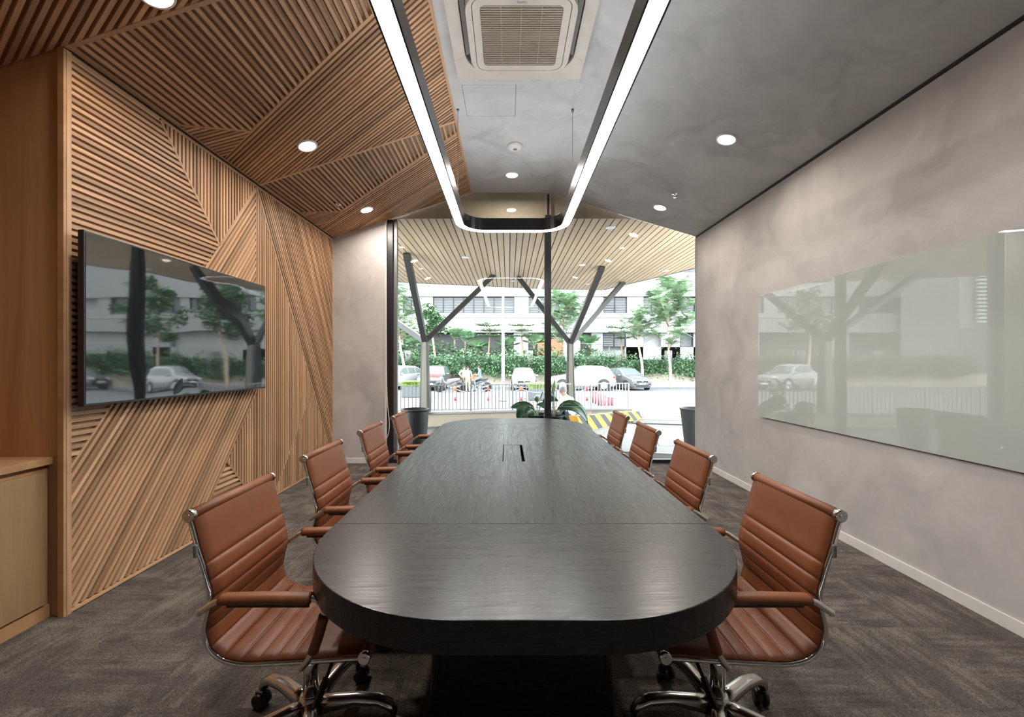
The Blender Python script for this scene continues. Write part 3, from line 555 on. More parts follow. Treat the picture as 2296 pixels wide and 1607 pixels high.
    hb = MB().lathe([(0.038, 0.075), (0.042, 0.09), (0.040, 0.15), (0.034, 0.172), (0.028, 0.175)], T(0.267, 0, 0), 20).build('base_hub', 'polished_alu', root)
    c = T(0.267, 0, 0)
    for k in range(5):
        a = math.radians(5 + 72 * k); a = math.pi - a if mir else a; d = Vector((math.cos(a), math.sin(a), 0)); side = Vector((-d.y, d.x, 0))
        st_ = [(0.025, 0.13, 0.030, 0.032), (0.08, 0.137, 0.026, 0.024), (0.16, 0.142, 0.024, 0.019), (0.235, 0.133, 0.024, 0.017), (0.275, 0.112, 0.024, 0.016), (0.292, 0.082, 0.023, 0.014)]
        pts = [c + d * r + Vector((0, 0, z)) for r, z, _, _ in st_]; secs = []
        for i, p in enumerate(pts):
            t = (pts[min(i + 1, 5)] - pts[max(i - 1, 0)]).normalized(); b = side.cross(t).normalized(); w0, h0 = st_[i][2], st_[i][3]
            secs += [p + side * (w0 * math.copysign(abs(math.cos(q)) ** 0.7, math.cos(q))) + b * (h0 * math.copysign(abs(math.sin(q)) ** 0.7, math.sin(q))) for q in [2 * math.pi * j / 12 for j in range(12)]]
        m_ = MB().add(secs, [(i * 12 + j, i * 12 + (j + 1) % 12, (i + 1) * 12 + (j + 1) % 12, (i + 1) * 12 + j) for i in range(5) for j in range(12)] + [tuple(range(12))[::-1], tuple(60 + j for j in range(12))], True)
        lg = m_.build('base_leg', 'polished_alu', root)
        cc = c + d * 0.292; rot = random.uniform(0, 6.28) if not mir else random.uniform(0, 6.28); u = Vector((math.cos(rot), math.sin(rot), 0)); wc_ = cc + u * 0.016 + Vector((0, 0, 0.029)); ax = Vector((-u.y, u.x, 0))
        m_ = MB()
        for sgn in (-1, 1): m_.tube([wc_ + ax * sgn * 0.004, wc_ + ax * sgn * 0.008, wc_ + ax * sgn * 0.022, wc_ + ax * sgn * 0.026], [0.024, 0.0285, 0.0285, 0.023], 18)
        m_.tube([cc + Vector((0, 0, 0.055)), cc + Vector((0, 0, 0.082))], 0.008, 8)
        m_.build('caster', 'black_plastic', lg)
        MB().bar(wc_ + Vector((0, 0, 0.028)) - u * 0.02, wc_ + Vector((0, 0, 0.028)) + u * 0.018, 0.030, 0.014).build('caster_hood', 'black_plastic', lg, bevel=0.004)
    return root
NAMES = ['nearest the camera', 'second from the camera', 'third from the camera', 'farthest from the camera, by the window']
for mir, x0, side in ((False, -0.9725 + 0.267, 'television side'), (True, 1.012 - 0.267, 'writing board side')):
    proto = chair(mir)
    for k in range(4):
        o = proto if k == 0 else copy_tree(proto)
        o.location = (x0 + (-0.015, -0.02, -0.015, -0.005)[k] * (k > 0), 1.495 + 0.753 * k, 0)
        tag(o, 'brown leather chair on the %s, %s' % (side, NAMES[k]), 'chair', 'brown leather chairs around the conference table')
# ================================================================ OUTDOORS: ground and canopy
gr = struct(MB().prism([[(YF + 0.1, -0.02), (10.7, -0.02), (14.5, ZS - 0.02), (95, ZS - 0.02), (95, ZS - 0.4), (YF + 0.1, ZS - 0.4)]], -70, 70, lambda x, y, z: (z, x, y)).build('ground', 'road'), 'pale street and forecourt outside the window')
base = MB().box((-1.5, YF + 0.13, -0.0195), (7.5, 10.6, -0.012)).build('paving_bed', 'paving_base', gr)
pm = MB().prism([rrect(-0.447, -0.147, 0.447, 0.147, 0.004, 1)], -0.0125, 0.0).mesh('paving_slab'); pm.materials.append(MAT['paving'])
Rg = Matrix.Rotation(math.radians(-14), 3, 'Z')
for iy in range(-2, 24):
    for ix in range(-3, 9):
        p = Rg @ Vector((ix * 0.9 + (iy % 3) * 0.3, iy * 0.3, 0)) + Vector((0.6, 6.2, 0))
        if p.y < YF + 0.63 or p.y > 10.5 or p.x < -1.0 or p.x > 6.6 or (p.x < 2.2 and p.y > 9.0 + 0.2 * p.x): continue
        if 2.3 < p.x < 4.6 and 8.9 < p.y < 10.2 and abs((p.y - 9.5) + 0.25 * (p.x - 3.45)) < 0.40: continue
        o = bpy.data.objects.new('paving_slab', pm); COL.objects.link(o); o.parent = gr; o.location = (p.x, p.y, random.uniform(-0.003, 0.0)); o.rotation_euler = (0, 0, math.radians(-14))
# drain grate
dg_ = empty('drain_grate', (3.45, 9.5, 0), math.radians(-14)); MB().box((-0.62, -0.26, -0.015), (0.62, 0.26, 0.003)).build('channel', 'dark_void', dg_)
for k in range(16): MB().box((-0.6, -0.25 + k * 0.033, -0.004), (0.6, -0.236 + k * 0.033, 0.010)).build('bar', 'steel_rail', dg_)
tag(dg_, 'long dark metal drain grate in the pale paving', 'drain grate')
# canopy
ZC = 3.34
cpoly = [(-6.5, YF + 0.16), (5.65, YF + 0.16), (3.97, 8.75), (2.60, 11.45), (1.15, 11.33), (-2.75, 10.33), (-6.5, 9.4)]
cn = struct(MB().prism([cpoly], ZC + 0.02, ZC + 0.16).build('ceiling_canopy', 'charcoal_paint'), 'canopy over the forecourt with pale timber soffit')
FS = (Vector((0, 0, ZC + 0.02)), Vector((0, 1, 0)), Vector((1, 0, 0)), Vector((0, 0, -1)))
slats(cn, [(y, x) for x, y in cpoly], (1, 0), 0.1034, 0.087, 0.02, FS, mat='canopy_plank', name='soffit_plank', off=0.02)
for i in range(1, len(cpoly) - 1):
    a, b = cpoly[i], cpoly[i + 1]; MB().bar((a[0], a[1], ZC + 0.075), (b[0], b[1], ZC + 0.075), 0.03, 0.17).build('fascia', 'grey_metal', cn)
for px, py, r in ((902, 554, 0.05), (945, 602, 0.05), (1044, 577, 0.075), (1150, 630, 0.05), (1305, 594, 0.075), (1368, 510, 0.075), (1394, 556, 0.05), (1317, 637, 0.05), (1492, 607, 0.07)):
    Y = (ZC - EYE) * FPX / (CY - py); e = empty('canopy_downlight', ((px - CX) * Y / FPX, Y, ZC))
    MB().lathe([(r * 0.86, -0.004), (r, -0.006), (r, 0.002)], n=20).build('trim_ring', 'white_plastic', e); MB().lathe([(0.0001, -0.003), (r * 0.87, -0.003)], n=20).build('lens', 'lens_out', e)
    tag(e, 'small round soffit light outside, ' + {902: 'leftmost, by the first slanting strut', 945: 'second from left, lower down', 1044: 'wider one left of the mullion', 1150: 'lowest one above the lamp post', 1305: 'wider one right of the mullion', 1368: 'highest and largest', 1394: 'bright one below the largest', 1317: 'lowest one right of the mullion', 1492: 'rightmost, near the canopy edge'}[px], 'downlight', 'soffit downlights outside')
# tree columns
def tree_col(base, joint, ends, label):
    e = empty('branching_column', (base[0], base[1], 0)); O = Vector((base[0], base[1], 0)); J_ = Vector(joint) - O
    MB().bar((0, 0, base[2]), J_, 0.21, 0.26, (0, 1, 0), 0.13, 0.16).build('trunk', 'tree_column', e, bevel=0.01)
    MB().bar((0.0, -0.115, base[2]), J_ + Vector((0, -0.07, 0)), 0.12, 0.035, (0, 1, 0), 0.075, 0.03).build('face_plate', 'tree_column_face', e)
    MB().bar((0, 0, base[2]), (0, 0, base[2] + 0.012), 0.36, 0.36, (0, 1, 0)).build('base_plate', 'tree_column', e)
    for q in ends: MB().bar(J_ - Vector((0, 0, 0.05)), Vector(q) - O, 0.11, 0.15, (0, 1, 0.2)).build('branch', 'tree_column', e, bevel=0.006)
    tag(e, label, 'column')
def sf(px, py): Y = (ZC - EYE) * FPX / (CY - py); return ((px - CX) * Y / FPX, Y, ZC)
tree_col((-1.80, 9.05, 0.27), (-1.80, 9.05, 1.86), [sf(911, 566), sf(1107, 617), (-4.1, 9.3, ZC)], 'dark steel branching column left of the mullion')
tree_col((1.45, 9.85, 0.27), (1.45, 9.85, 1.85), [sf(1161, 620), sf(1351, 596), sf(1397, 633)], 'dark steel branching column right of the mullion')
# low wall with railing
A = Vector((-5.0, 8.4, 0)); B_ = Vector((2.88, 10.05, 0)); dd = (B_ - A).normalized(); LL = (B_ - A).length
lw = empty('low_wall', A, math.atan2(dd.y, dd.x)); MB().box((0, -0.12, -0.02), (LL - 1.0, 0.12, 0.25)).build('wall_body', 'beige_wall', lw); MB().box((-0.02, -0.16, 0.25), (LL + 0.05, 0.22, 0.285)).build('coping', 'white_wall', lw)
MB().box((LL - 1.0, -0.12, -0.02), (LL + 0.03, 0.16, 0.25)).build('wall_end', 'white_wall', lw)
tag(lw, 'low beige wall with white coping under the railing', 'wall')
rl = empty('railing', A, math.atan2(dd.y, dd.x))
MB().box((0, -0.016, 0.85), (LL, 0.016, 0.868)).build('top_rail', 'steel_rail', rl); MB().box((0, -0.012, 0.315), (LL, 0.012, 0.328)).build('bottom_rail', 'steel_rail', rl)
k = 0; x = LL
bmesh_bar = MB().box((-0.008, -0.008, 0.32), (0.008, 0.008, 0.855)).mesh('baluster'); bmesh_bar.materials.append(MAT['steel_rail'])
post_m = MB().box((-0.015, -0.016, 0.285), (0.015, 0.016, 0.86)).mesh('post'); post_m.materials.append(MAT['steel_rail'])
while x > 0.0:
    o = bpy.data.objects.new('post' if k % 12 == 0 else 'baluster', post_m if k % 12 == 0 else bmesh_bar); COL.objects.link(o); o.parent = rl; o.location = (x, 0, 0); x -= 0.079; k += 1
tag(rl, 'thin steel railing of upright bars along the low wall', 'railing')
# striped kerb block
kb = empty('striped_kerb', (1.32, 8.05, 0)); kd = Vector((3.22 - 1.32, 10.08 - 8.05, 0)); kl = kd.length; kd.normalize(); ks = Vector((-kd.y, kd.x, 0)); n_ = 14
def kh(t): return 0.32 - 0.13 * t
for i in range(n_):
    t0, t1 = i / n_, (i + 1) / n_; sh = 0.85 / n_; vs = []
    for t, zf in ((t0, 0), (t1, 0), (t1, 1), (t0, 1)):
        tt = min(1, max(0, t - sh * (zf - 0.5) * 2)); 
        for dep in (0, 0.2): vs.append(kd * (tt * kl) + ks * dep + Vector((0, 0, kh(tt) * zf)))
    MB().add(vs, [(0, 2, 4, 6), (1, 7, 5, 3), (0, 1, 3, 2), (2, 3, 5, 4), (4, 5, 7, 6), (6, 7, 1, 0)]).build('stripe', 'yellow_paint' if i % 2 == 0 else 'charcoal_paint', kb)
tag(kb, 'yellow and black striped concrete kerb block', 'kerb block')
# lamp post, bollards, planters, pots
p = gnd(1128, 898); e = empty('lamp_post', p)
MB().tube([(0, 0, 0), (0, 0, 3.0), (0, 0, 8.0)], [0.085, 0.065, 0.045], 14).build('pole', 'white_paint', e); MB().lathe([(0.2, 0.0), (0.2, 0.02), (0.09, 0.03), (0.09, 0.1)], n=16).build('base_plate', 'grey_metal', e)
MB().tube([(0, 0, 7.9), (0.1, 0, 8.2), (0.6, 0, 8.4), (1.0, 0, 8.4)], 0.03, 8).build('lamp_arm', 'white_paint', e); MB().box((0.9, -0.1, 8.36), (1.4, 0.1, 8.44)).build('lamp_head', 'grey_metal', e)
tag(e, 'tall white lamp post standing in the street', 'lamp post')
tops = []
for px, py, c, lab in ((1020.5, 898, 'orange_paint', 'first from left'), (1094.7, 898, 'red_paint', 'second from left, by the motorbikes'), (1168.7, 898, 'orange_paint', 'left of the mullion, before the white hatchback'), (1242.7, 898, 'red_paint', 'just right of the mullion'), (1315.8, 898, 'red_paint', 'rightmost of the striped row')):
    e = empty('bollard', gnd(px, py)); MB().lathe([(0.05, 0.0), (0.05, 0.19)], n=14).build('base_band', 'red_paint', e); MB().lathe([(0.049, 0.19), (0.049, 0.46)], n=14).build('white_band', 'white_paint', e); MB().lathe([(0.05, 0.46), (0.055, 0.66), (0.04, 0.70), (0.0001, 0.715)], n=14).build('head_band', c, e)
    tag(e, 'slim red and white bollard, ' + lab, 'bollard', 'red and white street bollards'); tops.append(e.location + Vector((0, 0, 0.58)))
for a, b, cl in zip(tops[:-1], tops[1:], ('before the parked motorbike', 'under the lamp post', 'behind the mullion', 'before the white side on car')):
    m_ = a.lerp(b, 0.5) - Vector((0, 0, 0.18)); tag(MB().tube(catmull([a, a.lerp(m_, .5) - Vector((0, 0, 0.05)), m_, b.lerp(m_, .5) - Vector((0, 0, 0.05)), b], 5), 0.012, 6).build('chain', 'white_plastic'), 'white plastic chain slung between striped bollards ' + cl, 'chain', 'chains between striped bollards')
ords = ['farthest', 'second farthest', 'third farthest', 'middle', 'third nearest', 'second nearest', 'nearest']
for (zx, zt_, zb), q in zip(((1328.4, 876, 903), (1334.5, 879, 905.4), (1341.3, 881.5, 909), (1348, 883.5, 912), (1355, 886, 916), (1364, 890, 919), (1372.5, 891, 919)), ords):
    g_ = gnd(zx, zb); hh = (zb - zt_) * g_.y / FPX; e = empty('bollard', g_); MB().lathe([(0.048, 0.0), (0.048, hh - 0.03)], n=14).build('post', 'maroon_paint', e); MB().lathe([(0.048, hh - 0.03), (0.04, hh - 0.005), (0.0001, hh)], n=14).build('cap', 'maroon_paint', e)
    tag(e, 'dark red bollard in the slanting row behind the railing, %s of seven' % q, 'bollard', 'dark red bollards in a slanting row')
def blades(m_, n, fx, fy, z, h, wd=0.02, lean=0.5):
    for _ in range(n):
        x, y = random.uniform(-fx, fx), random.uniform(-fy, fy); a = random.uniform(0, 6.28); l = random.uniform(0.6, 1) * h; d = Vector((math.cos(a), math.sin(a), 0)); s = Vector((-d.y, d.x, 0)) * wd
        p0 = Vector((x, y, z)); p1 = p0 + Vector((0, 0, l * 0.6)) + d * l * lean * 0.3; p2 = p0 + Vector((0, 0, l * 0.85)) + d * l * lean
        m_.add([p0 - s, p0 + s, p1 + s * 0.8, p1 - s * 0.8, p2], [(0, 1, 2, 3), (3, 2, 4)])
def planter(x0, x1, yb_, label):
    a, b = gnd(x0, yb_), gnd(x1, yb_); hw = (b.x - a.x) / 2; e = empty('planter_box', ((a.x + b.x) / 2, a.y + 0.25, ZS))
    MB().box((-hw, -0.25, 0), (hw, 0.25, 0.55)).build('box', 'planter_dark', e, bevel=0.01); MB().box((-hw + 0.03, -0.22, 0.53), (hw - 0.03, 0.22, 0.555)).build('soil', 'soil', e)
    m_ = MB(); blades(m_, 1100, hw - 0.02, 0.22, 0.55, 0.42, 0.012, 0.9); g = m_.build('grass', 'grass_green', e); g['kind'] = 'stuff'; tag(e, label, 'planter')
planter(900.5, 941, 890.5, 'dark planter box with pale grass behind the left branching column'); planter(1185, 1249, 897, 'dark planter box with pale grass behind the mullion')
def pot(loc, r0, r1, h_, label, cat='pot'):
    e = empty('tall_pot', loc); pr = []
    for i in range(41): t = i / 40; pr.append((r0 + (r1 - r0) * t + 0.004 * (i % 2), h_ * t))
    pr += [(r1 + 0.012, h_), (r1 + 0.012, h_ + 0.025), (r1 - 0.012, h_ + 0.025), (r1 - 0.015, h_ - 0.06)]
    MB().lathe([(0.0001, 0)] + pr, n=40).build('ribbed_shell', 'pot_dark', e); MB().lathe([(0.0001, h_ - 0.055), (r1 - 0.016, h_ - 0.055)], n=32).build('soil', 'soil', e); tag(e, label, cat, 'ribbed dark pots outside the glass'); return e
pot((-1.50, 6.75, 0), 0.17, 0.215, 0.585, 'tall dark ribbed pot behind the farthest chair on the television side')
pot((3.06, 6.85, 0), 0.17, 0.235, 0.585, 'tall dark ribbed pot at the right end of the window')
e1 = pot((0.46, 6.75, 0), 0.16, 0.21, 0.50, 'broad dark ribbed pot left of the mullion holding large leaves'); e2 = pot((0.70, 6.45, 0), 0.12, 0.15, 0.52, 'grey ribbed pot right of the mullion holding large leaves')
def big_leaf(parent, p0, d, L_, W_, up, droop, roll=50):
    d = Vector(d).normalized(); m_ = MB(); n = 10; rows = []; p = Vector(p0); v = Vector((d.x, d.y, up)).normalized(); st_ = L_ / n; sd0 = Vector((-d.y, d.x, 0)); rl_ = math.radians(roll)
    for i in range(n + 1):
        up_ = v.cross(sd0).normalized() * -1; sd = sd0 * math.cos(rl_) + up_ * math.sin(rl_); t = i / n; w_ = W_ * max(0.03, math.sin(math.pi * t ** 0.8)) ** 0.9; nn = sd.cross(v).normalized(); nn = nn if nn.z > 0 else -nn
        rows.append([p - sd * w_ + nn * w_ * 0.25, p - sd * w_ * 0.5 + nn * w_ * 0.08, p, p + sd * w_ * 0.5 + nn * w_ * 0.08, p + sd * w_ + nn * w_ * 0.25]); p = p + v * st_; v = (v + Vector((0, 0, -droop / n))).normalized()
    m_.add([q for r in rows for q in r], [(i * 5 + j, i * 5 + j + 1, (i + 1) * 5 + j + 1, (i + 1) * 5 + j) for i in range(n) for j in range(4)], True)
    o = m_.build('leaf', 'leaf_gloss', parent); sm = o.modifiers.new('thick', 'SOLIDIFY'); sm.thickness = 0.003; return o
def leafy(loc, spec, label):
    e = empty('broadleaf_plant', loc)
    for a, ln, L_, W_, up, dr, tilt, ro in spec:
        a = math.radians(a); d = Vector((math.cos(a), math.sin(a), 0)); stem_end = d * ln * 0.6 + Vector((0, 0, ln * tilt)); o = big_leaf(e, stem_end, d, L_, W_, up, dr, ro); MB().tube(catmull([(0, 0, -0.05), stem_end * 0.5 + Vector((0, 0, 0.03)), stem_end], 4), 0.008, 6).build('leaf_stalk', 'leaf_pale', e)
    tag(e, label, 'plant')
leafy((0.46, 6.75, 0.50), [(176, 0.05, 0.42, 0.085, 0.55, 0.9, 1.6, 55), (190, 0.16, 0.36, 0.10, 0.1, 3.2, 0.9, 60), (165, 0.10, 0.38, 0.09, 0.3, 3.4, 0.9, -50), (230, 0.14, 0.30, 0.09, -0.1, 2.4, 0.6, 50), (80, 0.2, 0.4, 0.1, 1.0, 1.2, 1.0, 30), (15, 0.15, 0.3, 0.09, 0.9, 1.4, 1.2, 50)], 'broad glossy dark green leaves drooping left of the mullion')
leafy((0.70, 6.45, 0.52), [(2, 0.10, 0.62, 0.10, 0.75, 2.7, 1.0, -55), (-20, 0.10, 0.24, 0.06, -0.5, 1.0, 0.3, 60), (20, 0.08, 0.36, 0.06, 0.9, 1.8, 1.2, 45), (80, 0.22, 0.30, 0.09, 2.4, 0.5, 1.4, 70), (190, 0.10, 0.24, 0.06, 1.0, 1.0, 1.0, 50)], 'broad glossy dark green leaves arching right of the mullion')
bgp = empty('paper_bag', (0.98, 7.9, 0)); MB().box((-0.10, -0.06, 0), (0.10, 0.06, 0.24)).build('bag_body', 'paper', bgp); MB().tube(catmull([(-0.05, 0, 0.24), (-0.04, 0, 0.31), (0.04, 0, 0.31), (0.05, 0, 0.24)], 4), 0.005, 6).build('handle', 'paper', bgp); MB().lathe([(0.0001, 0.22), (0.04, 0.235), (0.03, 0.27), (0.0001, 0.285)], n=12).build('red_contents', 'red_paint', bgp); tag(bgp, 'white paper bag standing beside the grey ribbed pot', 'bag')
# ================================================================ far side of the street
wb = struct(MB().box((-62, 32.8, ZS - 0.05), (62, 33.1, 0.48)).build('wall_street', 'tile_wall'), 'low beige tiled garden wall across the street')
struct(MB().box((-62, 31.9, ZS - 0.02), (62, 32.8, ZS + 0.12)).build('pavement', 'grey_wall'), 'pavement with kerb across the street')
for x, pl in ((-30, 'farthest left, out of view'), (-24, 'second left, out of view'), (-18, 'third left, out of view'), (-11.6, 'left of the window'), (-7.9, 'between the white and red bonneted cars'), (1.7, 'behind the mullion'), (8.6, 'behind the grey car'), (12.6, 'left of the large feathery tree'), (18.5, 'right of the window'), (24.6, 'far right, out of view')): tag(MB().box((x - 0.22, 32.82, 0.48), (x + 0.22, 33.26, 2.3)).build('fence_pillar', 'white_wall'), 'white pillar on the garden wall across the street, ' + pl, 'pillar', 'white garden wall pillars')
YBLD = 40.0
bd = empty('white_building', (0, YBLD, 0)); k_ = YBLD / FPX
def bx_(n, m, x0, x1, y0, y1, d0=-0.3, d1=3.0, par=bd): # pixel-measured extents on the facade plane, metres deep
    return MB().box(((x0 - CX) * k_, d0, EYE - (y1 - CY) * k_), ((x1 - CX) * k_, d1, EYE - (y0 - CY) * k_)).build(n, m, par)
bx_('upper_wall', 'white_wall', 330, 2000, 480, 666, -0.5, 3); bx_('middle_wall', 'white_wall', 330, 2000, 703, 746, -0.5, 3); bx_('ledge', 'grey_wall', 330, 2000, 711.5, 713.5, -0.56, -0.4)
bx_('core', 'grey_wall', 330, 2000, 640, 850, 0.35, 6)
for x0, x1 in ((480, 510), (660, 690), (860, 905), (941, 972), (1153, 1185), (1276, 1351), (1404, 1440), (1480, 1524), (1556, 1600), (1740, 1775), (1900, 1930)): bx_('pier', 'white_wall', x0, x1, 664, 705, -0.35, 0.5)
def window(x0, x1, y0, y1, n, shut=True):
    f = bx_('window', 'dark_glass', x0, x1, y0, y1, -0.08, 0.34); t_ = 1.3
    for a in [x0 + (x1 - x0) * i / n for i in range(n + 1)]: bx_('window_mullion', 'black_metal', a - t_ / 2, a + t_ / 2, y0, y1, -0.18, -0.07, f)
    for y in (y0, y1): bx_('window_rail', 'black_metal', x0, x1, y - t_ / 2, y + t_ / 2, -0.18, -0.07, f)
    if shut:
        for i in range(n):
            a = x0 + (x1 - x0) * i / n + 1.5; b = x0 + (x1 - x0) * (i + 1) / n - 1.5
            for j in range(6): yy = y0 + (y1 - y0) * (j + 0.6) / 6.2; bx_('shutter_slat', 'shutter', a, b, yy, yy + 2.2, -0.13, -0.09, f)
for x0, x1, n in ((340, 480, 6), (510, 660, 6), (690, 860, 7), (905, 941, 2), (972, 1153, 8), (1185, 1276, 4), (1351, 1404, 2), (1440, 1480, 2), (1524, 1556, 1), (1600, 1740, 6), (1775, 1900, 5)): window(x0, x1, 667, 702, n, abs(x0 - 1140) < 420)
for x0, x1 in ((500, 540), (700, 740), (868, 905), (1152, 1184), (1262, 1300), (1325, 1350), (1402, 1440), (1480, 1522), (1552, 1620), (1800, 1840)): bx_('lower_pier', 'white_wall', x0, x1, 745, 850, -0.3, 0.5)
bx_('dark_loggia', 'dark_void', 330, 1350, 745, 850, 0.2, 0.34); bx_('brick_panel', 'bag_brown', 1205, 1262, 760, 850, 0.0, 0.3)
bx_('lower_wall', 'white_wall', 1400, 2000, 778, 860, -0.3, 0.5); window(1351, 1401, 746, 777, 2); window(1524, 1551, 749, 777, 1, False); bx_('upper_window', 'dark_glass', 1528, 1556, 606, 612, -0.56, -0.4)
tag(bd, 'long white building with bands of dark windows across the street', 'building')
# louvred building and gate to the left (seen mirrored in the glass board)
lb = empty('louvred_building', (-40, 33.5, ZS)); MB().box((-9, 0, 0), (9, 5, 12)).build('body', 'grey_wall', lb)
for j in range(22): MB().box((-8, -0.5, 5.0 + j * 0.3), (8, -0.3, 5.17 + j * 0.3)).build('louvre', 'louvre', lb)
MB().box((-9, -0.02, 0.3), (9, 0.01, 4.6)).build('dark_ground_floor', 'dark_glass', lb); tag(lb, 'grey building with white horizontal louvres mirrored in the writing board', 'building')
# ---------------- foliage
def leaf_cloud(m_, n, c, r, size, rng, flat=0.0):
    for _ in range(n):
        while True:
            q = Vector((rng.uniform(-1, 1), rng.uniform(-1, 1), rng.uniform(-1, 1)))
            if 0.25 < q.length < 1: break
        p = Vector(c) + Vector((q.x * r[0], q.y * r[1], q.z * r[2])); a = rng.uniform(0, 6.28); t = rng.uniform(-0.9, 0.4) * (1 - flat); s = size * rng.uniform(0.6, 1.25)
        d = Vector((math.cos(a) * math.cos(t), math.sin(a) * math.cos(t), math.sin(t))); sd = d.cross(Vector((rng.uniform(-.4, .4), rng.uniform(-.4, .4), 1))).normalized() * s * 0.38; up = sd.cross(d).normalized() * s * 0.10
        m_.add([p, p + d * s * 0.45 + sd + up, p + d * s, p + d * s * 0.45 - sd + up], [(0, 1, 2), (0, 2, 3)])
def hedge(x0, x1, seed, label, top=2.35):
    rng = random.Random(seed); e = empty('vine_hedge', ((x0 + x1) / 2, 32.78, 0)); m_ = MB(); hw = (x1 - x0) / 2
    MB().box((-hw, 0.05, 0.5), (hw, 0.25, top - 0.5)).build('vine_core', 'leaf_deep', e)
    for _ in range(int(hw * 2 * 420)):
        x = rng.uniform(-hw, hw); z = rng.uniform(0.55, 1) ** 0.8 * (top + 0.25 * math.sin(x * 1.7 + seed) + rng.uniform(-.1, .15)) ; z = rng.uniform(0.40 + 0.16 * math.sin(x * 1.7), z)
        if rng.random() < 0.05: z = rng.uniform(0.0, 0.5)
        y = -0.3 - 0.18 * math.sin(x * 3.1) * math.sin(z * 4 + seed) + rng.uniform(-0.12, 0.2); s = rng.uniform(0.12, 0.25); a = rng.uniform(-2.6, -0.5); t = rng.uniform(-1.1, 0.15)
        d = Vector((math.cos(a) * math.cos(t), math.sin(a) * math.cos(t), math.sin(t))); sd = d.cross(Vector((rng.uniform(-.5, .5), 0.3, 1))).normalized() * s * 0.42; p = Vector((x, y, z)); up = Vector((0, -0.04, 0.02))
        m_.add([p, p + d * s * 0.4 + sd + up, p + d * s, p + d * s * 0.4 - sd + up], [(0, 1, 2), (0, 2, 3)])
    o = m_.build('vine_leaves', 'leaf_mid', e); o['kind'] = 'stuff'; tag(e, label, 'hedge', 'vine hedge sections on the garden wall')
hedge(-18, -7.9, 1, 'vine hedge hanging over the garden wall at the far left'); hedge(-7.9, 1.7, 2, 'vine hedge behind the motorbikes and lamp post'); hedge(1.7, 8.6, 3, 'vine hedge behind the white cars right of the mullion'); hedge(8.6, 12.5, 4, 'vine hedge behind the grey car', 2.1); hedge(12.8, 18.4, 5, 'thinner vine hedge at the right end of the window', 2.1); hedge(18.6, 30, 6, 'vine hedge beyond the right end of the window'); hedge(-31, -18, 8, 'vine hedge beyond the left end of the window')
def frond(m_, p, d, L_, rng, lw=0.10):
    d = d.normalized(); sd = d.cross(Vector((rng.uniform(-.3, .3), rng.uniform(-.3, .3), 1))); sd = sd.normalized() if sd.length > 1e-3 else Vector((1, 0, 0)); n = 9
    for i in range(n):
        t = (i + 1) / n; q = p + d * L_ * t + Vector((0, 0, -0.35 * L_ * t * t)); w_ = lw * (1 - 0.5 * t) * 2.2
        for s in (-1, 1): e_ = sd * s * w_ + d * w_ * 0.5 + Vector((0, 0, -0.03)); tk = d * 0.026; m_.add([q - tk, q + tk, q + tk * 0.5 + e_, q - tk * 0.5 + e_], [(0, 1, 2, 3)])
def tree(px, Y, ztop, kind, label, spread=1.6, seed=0, trunk_px=None, zcan=None, mat='leaf_pale', n=130, bark='bark_pale'):
    rng = random.Random(seed); Y *= 1.37; ztop = EYE + (ztop - EYE) * 1.37; zcan = EYE + (zcan - EYE) * 1.37; spread *= 1.3
    X = (px - CX) * Y / FPX; e = empty('street_tree', (X, Y, ZS)); H = ztop - ZS; zc = zcan - ZS
    bx = ((trunk_px or px) - CX) * Y / FPX - X; tips = []; m_ = MB(); top = Vector((0, 0, H * 0.92))
    tp = catmull([(bx, 0, 0), (bx * 0.85 + 0.08, 0.05, zc * 0.5), (bx * 0.4, 0, zc), (0, 0.05, (zc + H) / 2), top], 5); m_.tube(tp, [0.13 - 0.11 * i / (len(tp) - 1) for i in range(len(tp))], 8)
    for k in range({'feather': 24, 'tier': 18}.get(kind, 14)):
        t = rng.uniform(0.0, 0.95); b0 = Vector((bx * 0.4 * (1 - t), 0, zc + (H * 0.92 - zc) * t)); a = k * 2.4 + rng.uniform(-.4, .4); ln = spread * (1 - 0.6 * t) * rng.uniform(0.6, 1.05)
        up = rng.uniform(0.35, 1.1) if kind == 'feather' else rng.uniform(0.2, 0.9)
        if kind == 'tier': t = (k // 6) / 3; up = 0.14; b0 = Vector((0, 0, H * (0.74 + 0.24 * t))); ln = spread * (0.7 + 0.35 * t) * rng.uniform(0.7, 1.05)
        b1 = b0 + Vector((math.cos(a), math.sin(a) * 0.7, up)) * ln; m_.tube([b0, b0.lerp(b1, 0.5) + Vector((0, 0, 0.06 * ln)), b1], [0.03, 0.018, 0.008], 5); tips.append((b0, b1))
    m_.build('trunk', bark, e); f = MB()
    for i in range(n):
        b0, b1 = tips[i % len(tips)]; p = b0.lerp(b1, rng.uniform(0.25, 1.05)); a = rng.uniform(0, 6.28)
        if kind == 'feather': frond(f, p, Vector((math.cos(a), math.sin(a), rng.uniform(-0.2, 1.3))), rng.uniform(0.55, 1.1), rng)
        elif kind == 'tier': leaf_cloud(f, 6, p, (0.36, 0.36, 0.06), 0.19, rng, 0.8)
        else: leaf_cloud(f, 9, p, (0.5, 0.5, 0.42), 0.34, rng)
    o = f.build('foliage', mat, e); o['kind'] = 'stuff'; tag(e, label, 'tree')
tree(893, 22.0, 5.6, 'feather', 'feathery green tree at the left edge of the window', 1.5, 11, 905, 2.2, 'leaf_pale', 420)
tree(965, 24.8, 4.9, 'leafy', 'dark leafy tree behind the struts of the left column', 1.0, 12, 975, 3.0, 'leaf_mid', 130)
tree(1098, 24.8, 3.9, 'tier', 'small flat topped tree with tiered crown left of the lamp post', 1.15, 13, 1092, 2.0, 'leaf_pale', 230, 'bark')
